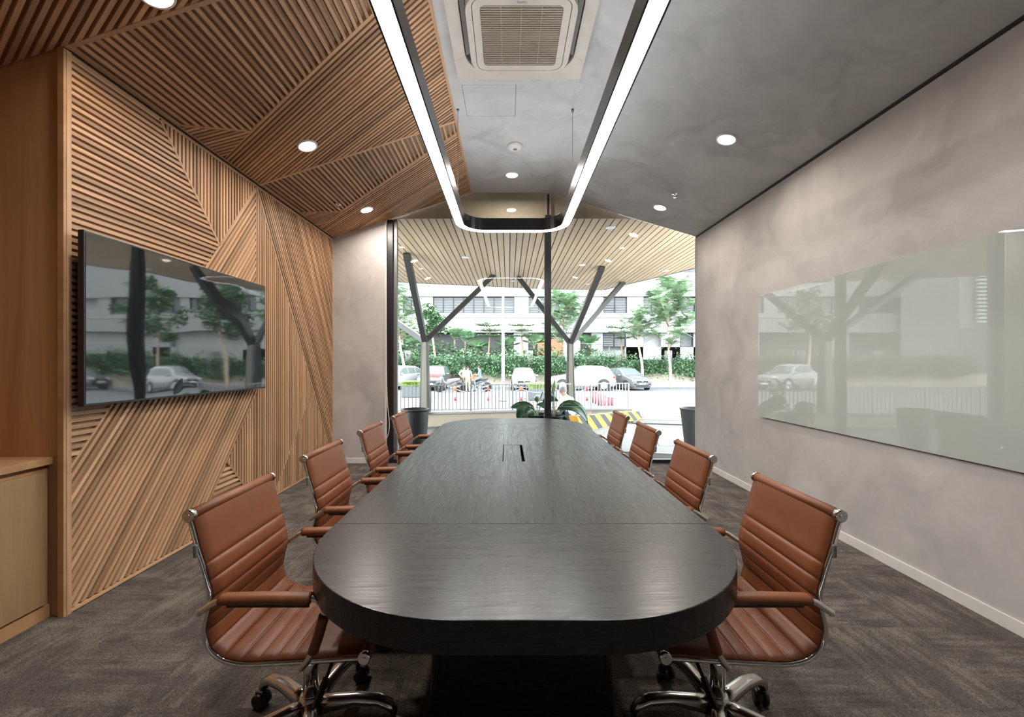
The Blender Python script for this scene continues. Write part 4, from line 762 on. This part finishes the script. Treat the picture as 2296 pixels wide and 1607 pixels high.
tree(1170, 24.8, 3.9, 'tier', 'small flat topped tree with tiered crown between lamp post and mullion', 1.1, 14, 1174, 2.0, 'leaf_pale', 150, 'bark')
tree(1262, 22.6, 5.2, 'feather', 'feathery tree rising behind the right branching column', 1.9, 15, 1275, 2.0, 'leaf_pale', 600)
tree(1393, 24.8, 3.75, 'tier', 'small flat topped tree right of the right column', 1.15, 16, 1396, 2.0, 'leaf_pale', 180, 'bark')
tree(1498, 22.4, 6.0, 'feather', 'large feathery tree with slender trunk near the right end of the window', 2.3, 17, 1502, 1.9, 'leaf_pale', 1000)
tree(1425, 23.2, 4.7, 'feather', 'slender feathery tree left of the large feathery one', 1.0, 18, 1440, 2.4, 'leaf_pale', 190)
tree(1640, 22.6, 6.0, 'leafy', 'leafy tree beyond the right end of the window, mirrored in the television', 1.8, 19, 1640, 2.4, 'leaf_mid', 200); tree(1800, 22.6, 6.2, 'leafy', 'second leafy tree beyond the right end of the window, mirrored in the television', 1.8, 20, 1800, 2.4, 'leaf_mid', 200); tree(620, 22.0, 5.5, 'leafy', 'leafy tree beyond the left end of the window, mirrored in the writing board', 1.6, 21, 620, 2.4, 'leaf_mid', 160)
def palm(px, ztop, label, seed):
    rng = random.Random(seed); Y = 34.6; ztop = EYE + (ztop - EYE) * 1.37 - ZS; e = empty('fan_palm', ((px - CX) * Y / FPX, Y, ZS)); MB().tube([(0, 0, 0), (0.05, 0, ztop - 0.7)], [0.09, 0.06], 8).build('stem', 'bark', e); m_ = MB()
    for k in range(11):
        a = k * 2.4 + rng.uniform(-.3, .3); el = rng.uniform(0.1, 1.2); d = Vector((math.cos(a) * math.cos(el), math.sin(a) * math.cos(el), math.sin(el))); c = Vector((0.05, 0, ztop - 0.7)) + d * 0.55
        sd = d.cross(Vector((0, 0, 1))).normalized()
        for j in range(-6, 7): th = j * 0.19; v = d * math.cos(th) + sd * math.sin(th); wv = v.cross(sd.cross(d)).normalized() * 0.04; m_.add([c - wv * .4, c + wv * .4, c + v * 0.4 + wv, c + v * 0.75 + Vector((0, 0, -0.06)), c + v * 0.4 - wv], [(0, 1, 2, 3, 4)])
        m_.bar((0.05, 0, ztop - 0.75), c, 0.02, 0.02)
    o = m_.build('fan_leaves', 'leaf_mid', e); o['kind'] = 'stuff'; tag(e, label, 'palm')
for px, zt_, rx, lab in ((905, 3.3, 1.6, 'loose shrub behind the hedge at the left edge of the window'), (990, 3.2, 1.7, 'loose shrub behind the hedge right of the left column'), (1060, 2.9, 1.8, 'loose shrub behind the hedge above the motorbikes'), (1128, 2.8, 1.4, 'loose shrub behind the hedge at the lamp post'), (1215, 2.9, 1.8, 'loose shrub behind the hedge beside the mullion'), (1320, 2.7, 1.5, 'loose shrub behind the hedge above the white side on car')):
    rng = random.Random(px); e = empty('shrub', ((px - CX) * 34.4 / FPX, 34.4, ZS)); MB().tube([(0, 0, 0), (0.05, 0, 2.4)], [0.05, 0.02], 6).tube([(0, 0, 0.4), (0.5, 0.1, 2.3)], [0.04, 0.015], 6).tube([(0, 0, 0.4), (-0.5, -0.1, 2.2)], [0.04, 0.015], 6).build('stems', 'bark', e)
    m_ = MB(); leaf_cloud(m_, 750, (0, 0, zt_ - ZS - 1.15), (rx, 0.5, 1.15), 0.27, rng); o = m_.build('shrub_leaves', 'leaf_mid', e); o['kind'] = 'stuff'; tag(e, lab, 'shrub')
for px, zt_, lab in ((1018, 3.25, 'fan palm rising above the hedge right of the left column'), (1042, 3.1, 'fan palm above the hedge beside the tiered tree'), (1136, 2.75, 'fan palm above the hedge at the lamp post'), (1196, 2.9, 'fan palm above the hedge just left of the mullion'), (1320, 2.9, 'fan palm above the hedge right of the right column'), (925, 2.8, 'fan palm above the hedge left of the left column'), (1070, 2.6, 'low fan palm above the hedge under the tiered tree')): palm(px, zt_, lab, int(px))
# ================================================================ VEHICLES
def interp(tab, x):
    for (a, va), (b, vb) in zip(tab[:-1], tab[1:]):
        if a <= x <= b: t = (x - a) / (b - a); return va + (vb - va) * t
    return tab[0][1] if x < tab[0][0] else tab[-1][1]
SUV = dict(L=4.45, W=0.93, top=[(0, 0.72), (0.08, 0.86), (0.35, 0.95), (1.15, 1.06), (1.95, 1.60), (2.4, 1.67), (3.6, 1.64), (4.05, 1.50), (4.25, 1.12), (4.42, 1.02), (4.45, 0.6)], belt=[(0, 0.72), (0.08, 0.80), (1.15, 1.02), (4.0, 1.12), (4.3, 1.02), (4.45, 0.6)], ws=(1.22, 1.93), rw=(3.72, 4.2), sw=[(1.55, 2.42), (2.50, 3.28), (3.36, 3.95)], wheels=(0.82, 3.58), r=0.36, zb=0.24)
HAT = dict(L=3.9, W=0.84, top=[(0, 0.62), (0.06, 0.74), (0.3, 0.84), (0.95, 0.98), (1.75, 1.46), (2.2, 1.52), (3.1, 1.48), (3.6, 1.22), (3.85, 0.95), (3.9, 0.55)], belt=[(0, 0.62), (0.06, 0.70), (0.95, 0.92), (3.4, 1.0), (3.8, 0.9), (3.9, 0.55)], ws=(1.0, 1.72), rw=(3.15, 3.62), sw=[(1.4, 2.2), (2.28, 3.1)], wheels=(0.72, 3.15), r=0.31, zb=0.19)
PICK = dict(SUV, L=5.2, top=[(0, 0.85), (0.08, 1.0), (0.35, 1.06), (1.35, 1.16), (2.05, 1.74), (2.5, 1.80), (3.25, 1.76), (3.6, 1.22), (5.15, 1.2), (5.2, 0.7)], belt=[(0, 0.85), (0.08, 0.95), (1.35, 1.12), (3.6, 1.2), (5.1, 1.18), (5.2, 0.7)], rw=(3.3, 3.58), sw=[(1.75, 2.45), (2.52, 3.2)], wheels=(0.95, 4.2), r=0.4, zb=0.35)
def car(K, paint, loc, heading, label, front='plain', hood=None):
    """local x runs from the nose (0) to the tail (L); heading turns local -x to the driving direction"""
    L_, W_ = K['L'], K['W']; e = empty('parked_car', loc, heading); c0 = L_ / 2
    def hw(x): t = abs(x / L_ - 0.5) * 2; return W_ * (1 - 0.16 * t ** 5)
    def ring(x):
        w0 = hw(x); zb = K['zb'] + (0.10 if x < 0.05 or x > L_ - 0.05 else 0); zt, zbt = interp(K['top'], x), interp(K['belt'], x); zbt = min(zbt, zt - 0.005); tw = w0 * 0.97 - (zt - zbt) * 0.42
        return [(w0 * 0.9, zb), (w0 * 0.985, zb + 0.12), (w0, (zb + zbt) / 2 + 0.05), (w0 * 0.97, zbt), (tw + 0.02, zt - min(0.05, (zt - zbt) * 0.3)), (tw * 0.85, zt), (0, zt + 0.02)]
    xs = sorted(set([0, 0.03, 0.08, 0.2] + [x for x, _ in K['top']] + [x for x, _ in K['belt']] + [L_ * i / 26 for i in range(27)] + [L_ - 0.03])); m_ = MB(); vs = []; n = 13
    for x in xs:
        r = ring(x); vs += [(x - c0, -y, z) for y, z in r] + [(x - c0, y, z) for y, z in r[-2::-1]]
    fs = [(i * n + j, i * n + j + 1, (i + 1) * n + j + 1, (i + 1) * n + j) for i in range(len(xs) - 1) for j in range(n - 1)]; m_.add(vs, fs, True)
    m_.f += [tuple(range(n)), tuple((len(xs) - 1) * n + j for j in range(n))[::-1]] + [tuple([i * n, (i + 1) * n, (i + 1) * n + n - 1, i * n + n - 1]) for i in range(len(xs) - 1)]; m_.sm += [False] * (len(xs) + 1)
    body = m_.build('car_body', paint, e)
    def topstrip(x0, x1, wf, mat, name, off=0.008, k=5):
        g = MB(); vv = []
        for i in range(k + 1):
            x = x0 + (x1 - x0) * i / k; r = ring(x); w_ = r[5][0] * wf; z = interp(K['top'], x); dz = (interp(K['top'], x + 0.02) - interp(K['top'], x - 0.02)) / 0.04; nn = Vector((-dz, 0, 1)).normalized() * off
            vv += [Vector((x - c0, s * w_, z + 0.012 * (1 - abs(s)))) + nn for s in (-1, -0.5, 0, 0.5, 1)]
        g.add(vv, [(i * 5 + j, i * 5 + j + 1, (i + 1) * 5 + j + 1, (i + 1) * 5 + j) for i in range(k) for j in range(4)], True); return g.build(name, mat, e)
    topstrip(*K['ws'], 1.02, 'car_glass', 'windscreen', 0.012); topstrip(*K['rw'], 0.98, 'car_glass', 'rear_window', 0.012)
    if hood: topstrip(0.12, K['ws'][0] - 0.05, 1.0, hood, 'bonnet', 0.01, 8); topstrip(K['ws'][1] + 0.05, K['rw'][0] - 0.05, 1.05, 'car_dark', 'roof_panel', 0.006)
    for s in (-1, 1):
        for a, b in K['sw']:
            g = MB(); vv = []
            for x in (a, (a + b) / 2, b):
                for t in (0.08, 0.86):
                    xx = x; r = ring(xx); y = r[3][0] + (r[4][0] - r[3][0]) * t; z = r[3][1] + (r[4][1] - r[3][1]) * t; vv.append((xx - c0, s * (y + 0.012), z))
            g.add(vv, [(0, 2, 3, 1), (2, 4, 5, 3)]).build('side_window', 'car_glass', e)
        xm = K['ws'][0] + 0.35; MB().lathe([(0.0001, -0.11), (0.06, -0.08), (0.07, 0.02), (0.05, 0.09), (0.0001, 0.1)], (xm - c0, s * (W_ + 0.08), interp(K['belt'], xm) + 0.06), 10, 'y').build('wing_mirror', paint, e)
        for xw in K['wheels']:
            R_ = K['r']; y = s * (W_ - 0.10)
            MB().lathe([(R_ + 0.07, s * 0.09), (R_ + 0.07, s * 0.105)], (xw - c0, y, R_), 24, 'y').build('wheel_arch', 'black_plastic', e)
            wh = MB().lathe([(R_ * 0.6, s * 0.0), (R_, s * 0.0), (R_, s * 0.10), (R_ * 0.92, s * 0.125), (R_ * 0.64, s * 0.125)], (xw - c0, y, R_), 24, 'y').build('wheel', 'tyre', e)
            rm = MB()
            for k in range(5): a = k * 1.2566; rm.bar((xw - c0, y + s * 0.122, R_), (xw - c0 + R_ * 0.62 * math.cos(a), y + s * 0.122, R_ + R_ * 0.62 * math.sin(a)), 0.07, 0.02, (0, 1, 0))
            rm.lathe([(R_ * 0.60, s * 0.112), (R_ * 0.66, s * 0.127)], (xw - c0, y, R_), 24, 'y'); rm.build('rim', 'rim', wh)
        zh = interp(K['belt'], 0.12) - 0.10
        MB().box((0.0 - c0, min(s * W_ * 0.5, s * W_ * 0.84), zh), (0.30 - c0, max(s * W_ * 0.5, s * W_ * 0.84), zh + 0.11), Matrix.Rotation(-s * 0.25, 3, 'Z')).build('headlamp', 'lamp_glass', e, bevel=0.02)
        MB().box((L_ - 0.22 - c0, min(s * W_ * 0.6, s * W_ * 0.93), 0.82), (L_ - 0.04 - c0, max(s * W_ * 0.6, s * W_ * 0.93), 0.98)).build('tail_lamp', 'red_paint', e, bevel=0.02)
        MB().box((-0.012 - c0, min(s * W_ * 0.55, s * W_ * 0.78), 0.36), (0.05 - c0, max(s * W_ * 0.55, s * W_ * 0.78), 0.48)).build('fog_lamp', 'black_plastic', e)
    MB().box((-0.015 - c0, -W_ * 0.5, 0.52), (0.1 - c0, W_ * 0.5, 0.66)).build('grille', 'black_plastic', e, bevel=0.01); MB().box((-0.02 - c0, -W_ * 0.55, 0.28), (0.1 - c0, W_ * 0.55, 0.40)).build('lower_intake', 'black_plastic', e)
    MB().box((-0.028 - c0, -0.26, 0.41), (-0.01 - c0, 0.26, 0.52)).build('number_plate', 'plate', e); MB().lathe([(0.0001, -0.02), (0.05, -0.018), (0.05, 0)], (-c0, 0, 0.62), 14, 'x').build('emblem', 'chrome', e)
    tag(e, label, 'car'); return e
R90 = math.pi / 2
def carat(pxc, Y): return ((pxc - CX) * Y / FPX, Y, ZS - 0.02)
# heading: local x axis (nose to tail) direction.  R90 -> nose towards the camera
car(SUV, 'car_white', carat(1303, 28.9), 0.0, 'white sport utility car parked side on right of the mullion')
car(HAT, 'car_dark', carat(1404, 29.9), math.radians(107), 'dark grey car parked nose forward beside the white side on car')
car(HAT, 'car_white', carat(1173, 29.8), R90, 'white hatchback parked nose forward left of the mullion')
car(SUV, 'car_dark', carat(975, 29.9), R90, 'dark car with red bonnet parked behind the left column', hood='car_red')
car(SUV, 'car_white', carat(889, 29.9), math.radians(66), 'white car parked at the left edge of the window')
car(PICK, 'car_white', (-14.6, 29.0, ZS - 0.02), math.radians(160), 'white pickup truck mirrored in the glass writing board')
car(SUV, 'car_white', (18.6, 28.8, ZS - 0.02), math.radians(20), 'white car mirrored in the television screen'); car(HAT, 'car_dark', (25.0, 28.8, ZS - 0.02), 0.0, 'dark car mirrored at the left of the television screen')
def bike(loc, rz, label, seat='seat_pink', tank='planter_dark'):
    e = empty('motorbike', loc, rz)
    for x in (-0.62, 0.62):
        w_ = MB(); w_.lathe([(0.24, -0.03), (0.29, -0.035), (0.305, 0), (0.29, 0.035), (0.24, 0.03), (0.24, -0.03)], (x, 0, 0.305), 24, 'y'); o = w_.build('wheel', 'tyre', e)
        sp = MB()
        for k in range(8): a = k * 0.785; sp.tube([(x, 0, 0.305), (x + 0.25 * math.cos(a), 0, 0.305 + 0.25 * math.sin(a))], 0.008, 5)
        sp.lathe([(0.05, -0.05), (0.05, 0.05)], (x, 0, 0.305), 12, 'y'); sp.build('spokes', 'grey_metal', o)
        MB().tube(catmull([(x + 0.33 * math.cos(t), 0, 0.305 + 0.33 * math.sin(t)) for t in (0.5, 1.1, 1.6, 2.2)], 4), 0.035, 6).build('mudguard', tank, e)
    fr_ = MB(); fr_.tube([(-0.62, 0.06, 0.305), (-0.1, 0.07, 0.36), (-0.42, 0.03, 0.98)], 0.022, 6); fr_.tube([(0.62, 0.06, 0.305), (0.15, 0.06, 0.4), (-0.1, 0.07, 0.36)], 0.022, 6); fr_.tube([(-0.62, -0.06, 0.305), (-0.44, -0.05, 0.95)], 0.022, 6); fr_.tube([(0.6, -0.05, 0.34), (0.3, -0.05, 0.72)], 0.02, 6); fr_.build('frame', 'grey_metal', e)
    MB().lathe([(0.0001, -0.13), (0.12, -0.11), (0.14, 0), (0.12, 0.11), (0.0001, 0.13)], (0.0, 0, 0.38), 14, 'y').build('engine', 'grey_metal', e); MB().tube([(0.05, -0.1, 0.3), (0.35, -0.12, 0.3), (0.75, -0.13, 0.42)], [0.03, 0.045, 0.04], 8).build('exhaust', 'rim', e)
    MB().tube(catmull([(-0.42, 0, 0.9), (-0.3, 0, 0.62), (-0.1, 0, 0.55), (0.2, 0, 0.66), (0.62, 0, 0.76)], 5), [0.06 + 0.05 * math.sin(i / 20 * 3.14) for i in range(21)], 10).build('fairing', tank, e)
    MB().tube(catmull([(-0.12, 0, 0.70), (0.1, 0, 0.75), (0.4, 0, 0.79), (0.68, 0, 0.84)], 4), [0.06, 0.09, 0.1, 0.1, 0.1, 0.1, 0.1, 0.1, 0.1, 0.09, 0.08, 0.06, 0.04], 10).build('saddle', seat, e)
    MB().tube(catmull([(-0.30, -0.33, 1.0), (-0.38, -0.15, 1.02), (-0.42, 0, 0.98), (-0.38, 0.15, 1.02), (-0.30, 0.33, 1.0)], 4), 0.016, 6).build('handlebar', 'black_plastic', e); MB().lathe([(0.0001, -0.06), (0.08, -0.04), (0.085, 0.04), (0.0001, 0.07)], (-0.5, 0, 0.88), 12, 'x').build('headlamp', 'lamp_glass', e)
    for s in (-1, 1): MB().tube([(-0.36, s * 0.2, 1.02), (-0.34, s * 0.24, 1.16)], 0.008, 5).lathe([(0.0001, -0.01), (0.05, 0), (0.0001, 0.012)], (-0.34, s * 0.25, 1.19), 10, 'x').build('mirror', 'black_plastic', e)
    tag(e, label, 'motorbike')
bike(((1007 - CX) * 26.6 / FPX, 26.6, ZS - 0.02), 0.12, 'dark motorbike with pink saddle parked before the red bonneted car')
bike(((1070 - CX) * 26.8 / FPX, 26.8, ZS - 0.02), 0.1, 'motorbike with a seated rider left of the lamp post', seat='black_plastic')
# ================================================================ PEOPLE
def person(loc, rz, Jn, parts, label, scale=1.0, hair='hair_dark', skin='skin', shirt='shirt_white', legs='trousers_dark'):
    """Jn: joints; one continuous skinned surface, coloured by nearest limb"""
    names = list(Jn); me = bpy.data.meshes.new('body'); edges = [(names.index(a), names.index(b)) for a, b, _ in parts]
    me.from_pydata([Vector(Jn[n][0]) * scale for n in names], edges, []); o = bpy.data.objects.new('body', me); COL.objects.link(o)
    md = o.modifiers.new('skin', 'SKIN'); md.use_smooth_shade = True; sk = me.skin_vertices[0].data
    for i, n in enumerate(names): r = Jn[n][1]; r = r if isinstance(r, tuple) else (r, r); sk[i].radius = (r[0] * scale, r[1] * scale); sk[i].use_root = n == 'pelvis'
    o.modifiers.new('sub', 'SUBSURF').levels = 2
    dg = bpy.context.evaluated_depsgraph_get(); nm = bpy.data.meshes.new_from_object(o.evaluated_get(dg)); bpy.data.objects.remove(o)
    nm.materials.clear(); slots = [skin, shirt, legs, hair, 'black_plastic']
    for s in slots: nm.materials.append(MAT[s])
    segs = [(Vector(Jn[a][0]) * scale, Vector(Jn[b][0]) * scale, slots.index({'skin': skin, 'shirt': shirt, 'legs': legs, 'hair': hair, 'shoe': 'black_plastic'}[m_])) for a, b, m_ in parts]
    for p in nm.polygons:
        c = p.center; best = min(segs, key=lambda sg: ((c - (sg[0] + (sg[1] - sg[0]) * max(0, min(1, (c - sg[0]).dot(sg[1] - sg[0]) / max(1e-9, (sg[1] - sg[0]).length_squared))))).length)); p.material_index = best[2]; p.use_smooth = True
    ob = bpy.data.objects.new('person', nm); COL.objects.link(ob); ob.location = loc; ob.rotation_euler = (0, 0, rz)
    hd = Vector(Jn['head'][0]) * scale; f = Vector(Jn['nose_dir'][0]) if False else Vector((0, -1, 0))
    # hair cap, nose, ears, eyes as children
    fw = FACE.get(label, Vector((0, -1, 0))); sd = fw.cross(Vector((0, 0, 1))).normalized(); r = 0.092 * scale
    m_ = MB(); vs = []; n = 14
    for i in range(7):
        t = i / 6 * 1.75
        for j in range(n): a = 2 * math.pi * j / n; q = Vector((math.cos(a) * math.sin(t), math.sin(a) * math.sin(t), math.cos(t))); vs.append(hd + Vector((0, 0, 0.02 * scale)) - fw * 0.014 * scale + Vector((q.x * r * 0.95, q.y * r, q.z * r * 1.12)))
    m_.add(vs, [(i * n + j, i * n + (j + 1) % n, (i + 1) * n + (j + 1) % n, (i + 1) * n + j) for i in range(6) for j in range(n)], True).build('hair', hair, ob)
    MB().lathe([(0.0001, -0.02 * scale), (0.013 * scale, 0), (0.0001, 0.03 * scale)], hd + fw * 0.09 * scale - Vector((0, 0, 0.012 * scale)), 8).build('nose', skin, ob)
    for s in (-1, 1):
        MB().lathe([(0.0001, -0.03 * scale), (0.014 * scale, 0), (0.0001, 0.03 * scale)], hd + sd * s * 0.082 * scale - Vector((0, 0, 0.01 * scale)), 8).build('ear', skin, ob)
        MB().lathe([(0.0001, -0.006 * scale), (0.01 * scale, 0), (0.0001, 0.006 * scale)], hd + fw * 0.083 * scale + sd * s * 0.03 * scale + Vector((0, 0, 0.012 * scale)), 8).build('eye', 'hair_dark', ob)
        hn = Vector(Jn['hand_l' if s < 0 else 'hand_r'][0]) * scale; wr = Vector(Jn['wrist_l' if s < 0 else 'wrist_r'][0]) * scale; d = (hn - wr).normalized(); a = d.orthogonal().normalized(); fm = MB()
        for k, ln in enumerate((0.06, 0.075, 0.08, 0.072)):
            b0 = hn + a * (k - 1.5) * 0.019 * scale; fm.tube([b0 - d * 0.01, b0 + d * ln * 0.5 * scale, b0 + d * ln * scale + d.cross(a) * 0.02 * scale], [0.009 * scale, 0.0085 * scale, 0.006 * scale], 6)
        fm.tube([hn - d * 0.05 * scale + a * 0.025 * scale, hn - d * 0.01 * scale + a * 0.055 * scale, hn + d * 0.025 * scale + a * 0.06 * scale], [0.011 * scale, 0.01 * scale, 0.007 * scale], 6); fm.build('fingers', skin, ob)
    return tag(ob, label, 'person')
FACE = {}
PARTS = [('pelvis', 'belly', 'shirt'), ('belly', 'chest', 'shirt'), ('chest', 'neck', 'shirt'), ('neck', 'chin', 'skin'), ('chin', 'head', 'skin'), ('head', 'crown', 'hair')]
for s in 'lr': PARTS += [('chest', 'sho_' + s, 'shirt'), ('sho_' + s, 'elb_' + s, 'shirt'), ('elb_' + s, 'wrist_' + s, 'skin'), ('wrist_' + s, 'hand_' + s, 'skin'), ('pelvis', 'hip_' + s, 'legs'), ('hip_' + s, 'knee_' + s, 'legs'), ('knee_' + s, 'ank_' + s, 'legs'), ('ank_' + s, 'toe_' + s, 'shoe')]
def stand(elbow_l=(-0.27, 0.03, 1.13), wrist_l=(-0.27, -0.05, 0.89), elbow_r=(0.27, 0.03, 1.13), wrist_r=(0.27, -0.05, 0.89)):
    J_ = dict(pelvis=((0, 0, 0.96), (0.15, 0.10)), belly=((0, 0, 1.12), (0.145, 0.10)), chest=((0, 0, 1.32), (0.16, 0.105)), neck=((0, 0.01, 1.46), 0.058), chin=((0, -0.01, 1.53), 0.06), head=((0, -0.01, 1.60), 0.082), crown=((0, 0.0, 1.67), 0.065))
    for s, k in (('l', -1), ('r', 1)):
        el, wr = (elbow_l, wrist_l) if s == 'l' else (elbow_r, wrist_r); el, wr = Vector(el), Vector(wr)
        J_.update({'sho_' + s: ((k * 0.185, 0, 1.40), 0.062), 'elb_' + s: (el, 0.045), 'wrist_' + s: (wr, 0.03), 'hand_' + s: (wr + (wr - el).normalized() * 0.08, (0.035, 0.02)), 'hip_' + s: ((k * 0.09, 0, 0.90), 0.088), 'knee_' + s: ((k * 0.10, -0.015, 0.50), 0.06), 'ank_' + s: ((k * 0.10, 0.02, 0.09), 0.042), 'toe_' + s: ((k * 0.11, -0.15, 0.045), 0.036)})
    return J_
G = lambda px, Y: ((px - CX) * Y / FPX, Y, ZS - 0.018)
l1 = 'person in pale blue shirt and khaki trousers standing with back to the window'; FACE[l1] = Vector((0, -1, 0))
person(G(1049, 26.3), math.pi, stand(), PARTS, l1, 0.95, shirt='shirt_pale', legs='khaki')
l2 = 'person in white shirt standing behind the khaki trousered person'; person(G(1041, 26.9), 0.3, stand(elbow_r=(-0.36, 0.02, 1.2) if False else (0.30, 0.0, 1.15), elbow_l=(-0.36, 0.02, 1.18), wrist_l=(-0.22, -0.12, 1.02)), PARTS, l2, 0.97, shirt='shirt_white', legs='trousers_dark')
# rider: sits on the second motorbike, facing left
def sit(lean, zs, knee, foot, elb, wr, side):
    L0 = Vector((0, 0, zs)); u = Vector((0, -math.sin(lean), math.cos(lean))); q = lambda h, f=0: L0 + u * h + Vector((0, -f, 0))
    J_ = dict(pelvis=(L0, (0.15, 0.11)), belly=(q(0.17), (0.145, 0.105)), chest=(q(0.38), (0.16, 0.105)), neck=(q(0.51, 0.01), 0.056), chin=(q(0.57, 0.04), 0.058), head=(q(0.63, 0.055), 0.08), crown=(q(0.70, 0.05), 0.064))
    for s, k in (('l', -1), ('r', 1)):
        e_ = Vector((k * elb[0], elb[1], elb[2])); w_ = Vector((k * wr[0], wr[1], wr[2])); sh = q(0.45) + Vector((k * 0.18, 0, 0))
        J_.update({'sho_' + s: (sh, 0.06), 'elb_' + s: (e_, 0.044), 'wrist_' + s: (w_, 0.03), 'hand_' + s: (w_ + (w_ - e_).normalized() * 0.08, (0.035, 0.02)), 'hip_' + s: (L0 + Vector((k * 0.10, -0.04, -0.02)), 0.088), 'knee_' + s: ((k * knee[0], knee[1], knee[2]), 0.06), 'ank_' + s: ((k * foot[0], foot[1], foot[2]), 0.042), 'toe_' + s: ((k * foot[0], foot[1] - 0.16, foot[2] - 0.045), 0.036)})
    return J_
l3 = 'person in blue shirt sitting on the motorbike looking down'; person(G(1077, 26.8), -R90 + 0.1, sit(0.12, 0.93, (0.2, -0.38, 0.78), (0.24, -0.30, 0.10), (0.25, -0.12, 1.12), (0.12, -0.36, 1.10), 0), PARTS, l3, 1.0, shirt='shirt_blue', legs='jeans')
l4 = 'grey haired person in white shirt sitting low before the railing, back turned'
FACE[l4] = Vector((0, -1, 0))
person(((1282 - CX) * 9.15 / FPX + 0.02, 9.15, 0.0), math.radians(-140), sit(0.42, 0.17, (0.17, -0.40, 0.36), (0.16, -0.34, 0.06), (0.26, -0.22, 0.33), (0.14, -0.42, 0.36), 0), PARTS, l4, 0.95, hair='hair_grey', shirt='shirt_white', legs='trousers_dark')
stl = empty('low_stool', ((1282 - CX) * 9.15 / FPX + 0.02, 9.17, 0)); MB().box((-0.14, -0.12, 0.05), (0.14, 0.12, 0.075)).build('stool_seat', 'bag_brown', stl)
for sx in (-1, 1):
    for sy in (-1, 1): MB().box((sx * 0.12 - 0.012, sy * 0.10 - 0.012, 0), (sx * 0.12 + 0.012, sy * 0.10 + 0.012, 0.05)).build('leg', 'bag_brown', stl)
tag(stl, 'very low brown stool under the grey haired person', 'stool')
b_ = empty('shoulder_bag', ((1065 - CX) * 26.75 / FPX, 26.75, 0.30)); MB().box((-0.16, -0.07, 0), (0.16, 0.07, 0.26)).build('bag_body', 'bag_brown', b_, bevel=0.03); MB().tube(catmull([(-0.1, 0, 0.26), (-0.06, 0, 0.38), (0.06, 0, 0.38), (0.1, 0, 0.26)], 4), 0.012, 6).build('strap', 'bag_brown', b_); tag(b_, 'brown bag resting before the motorbike rider', 'bag')
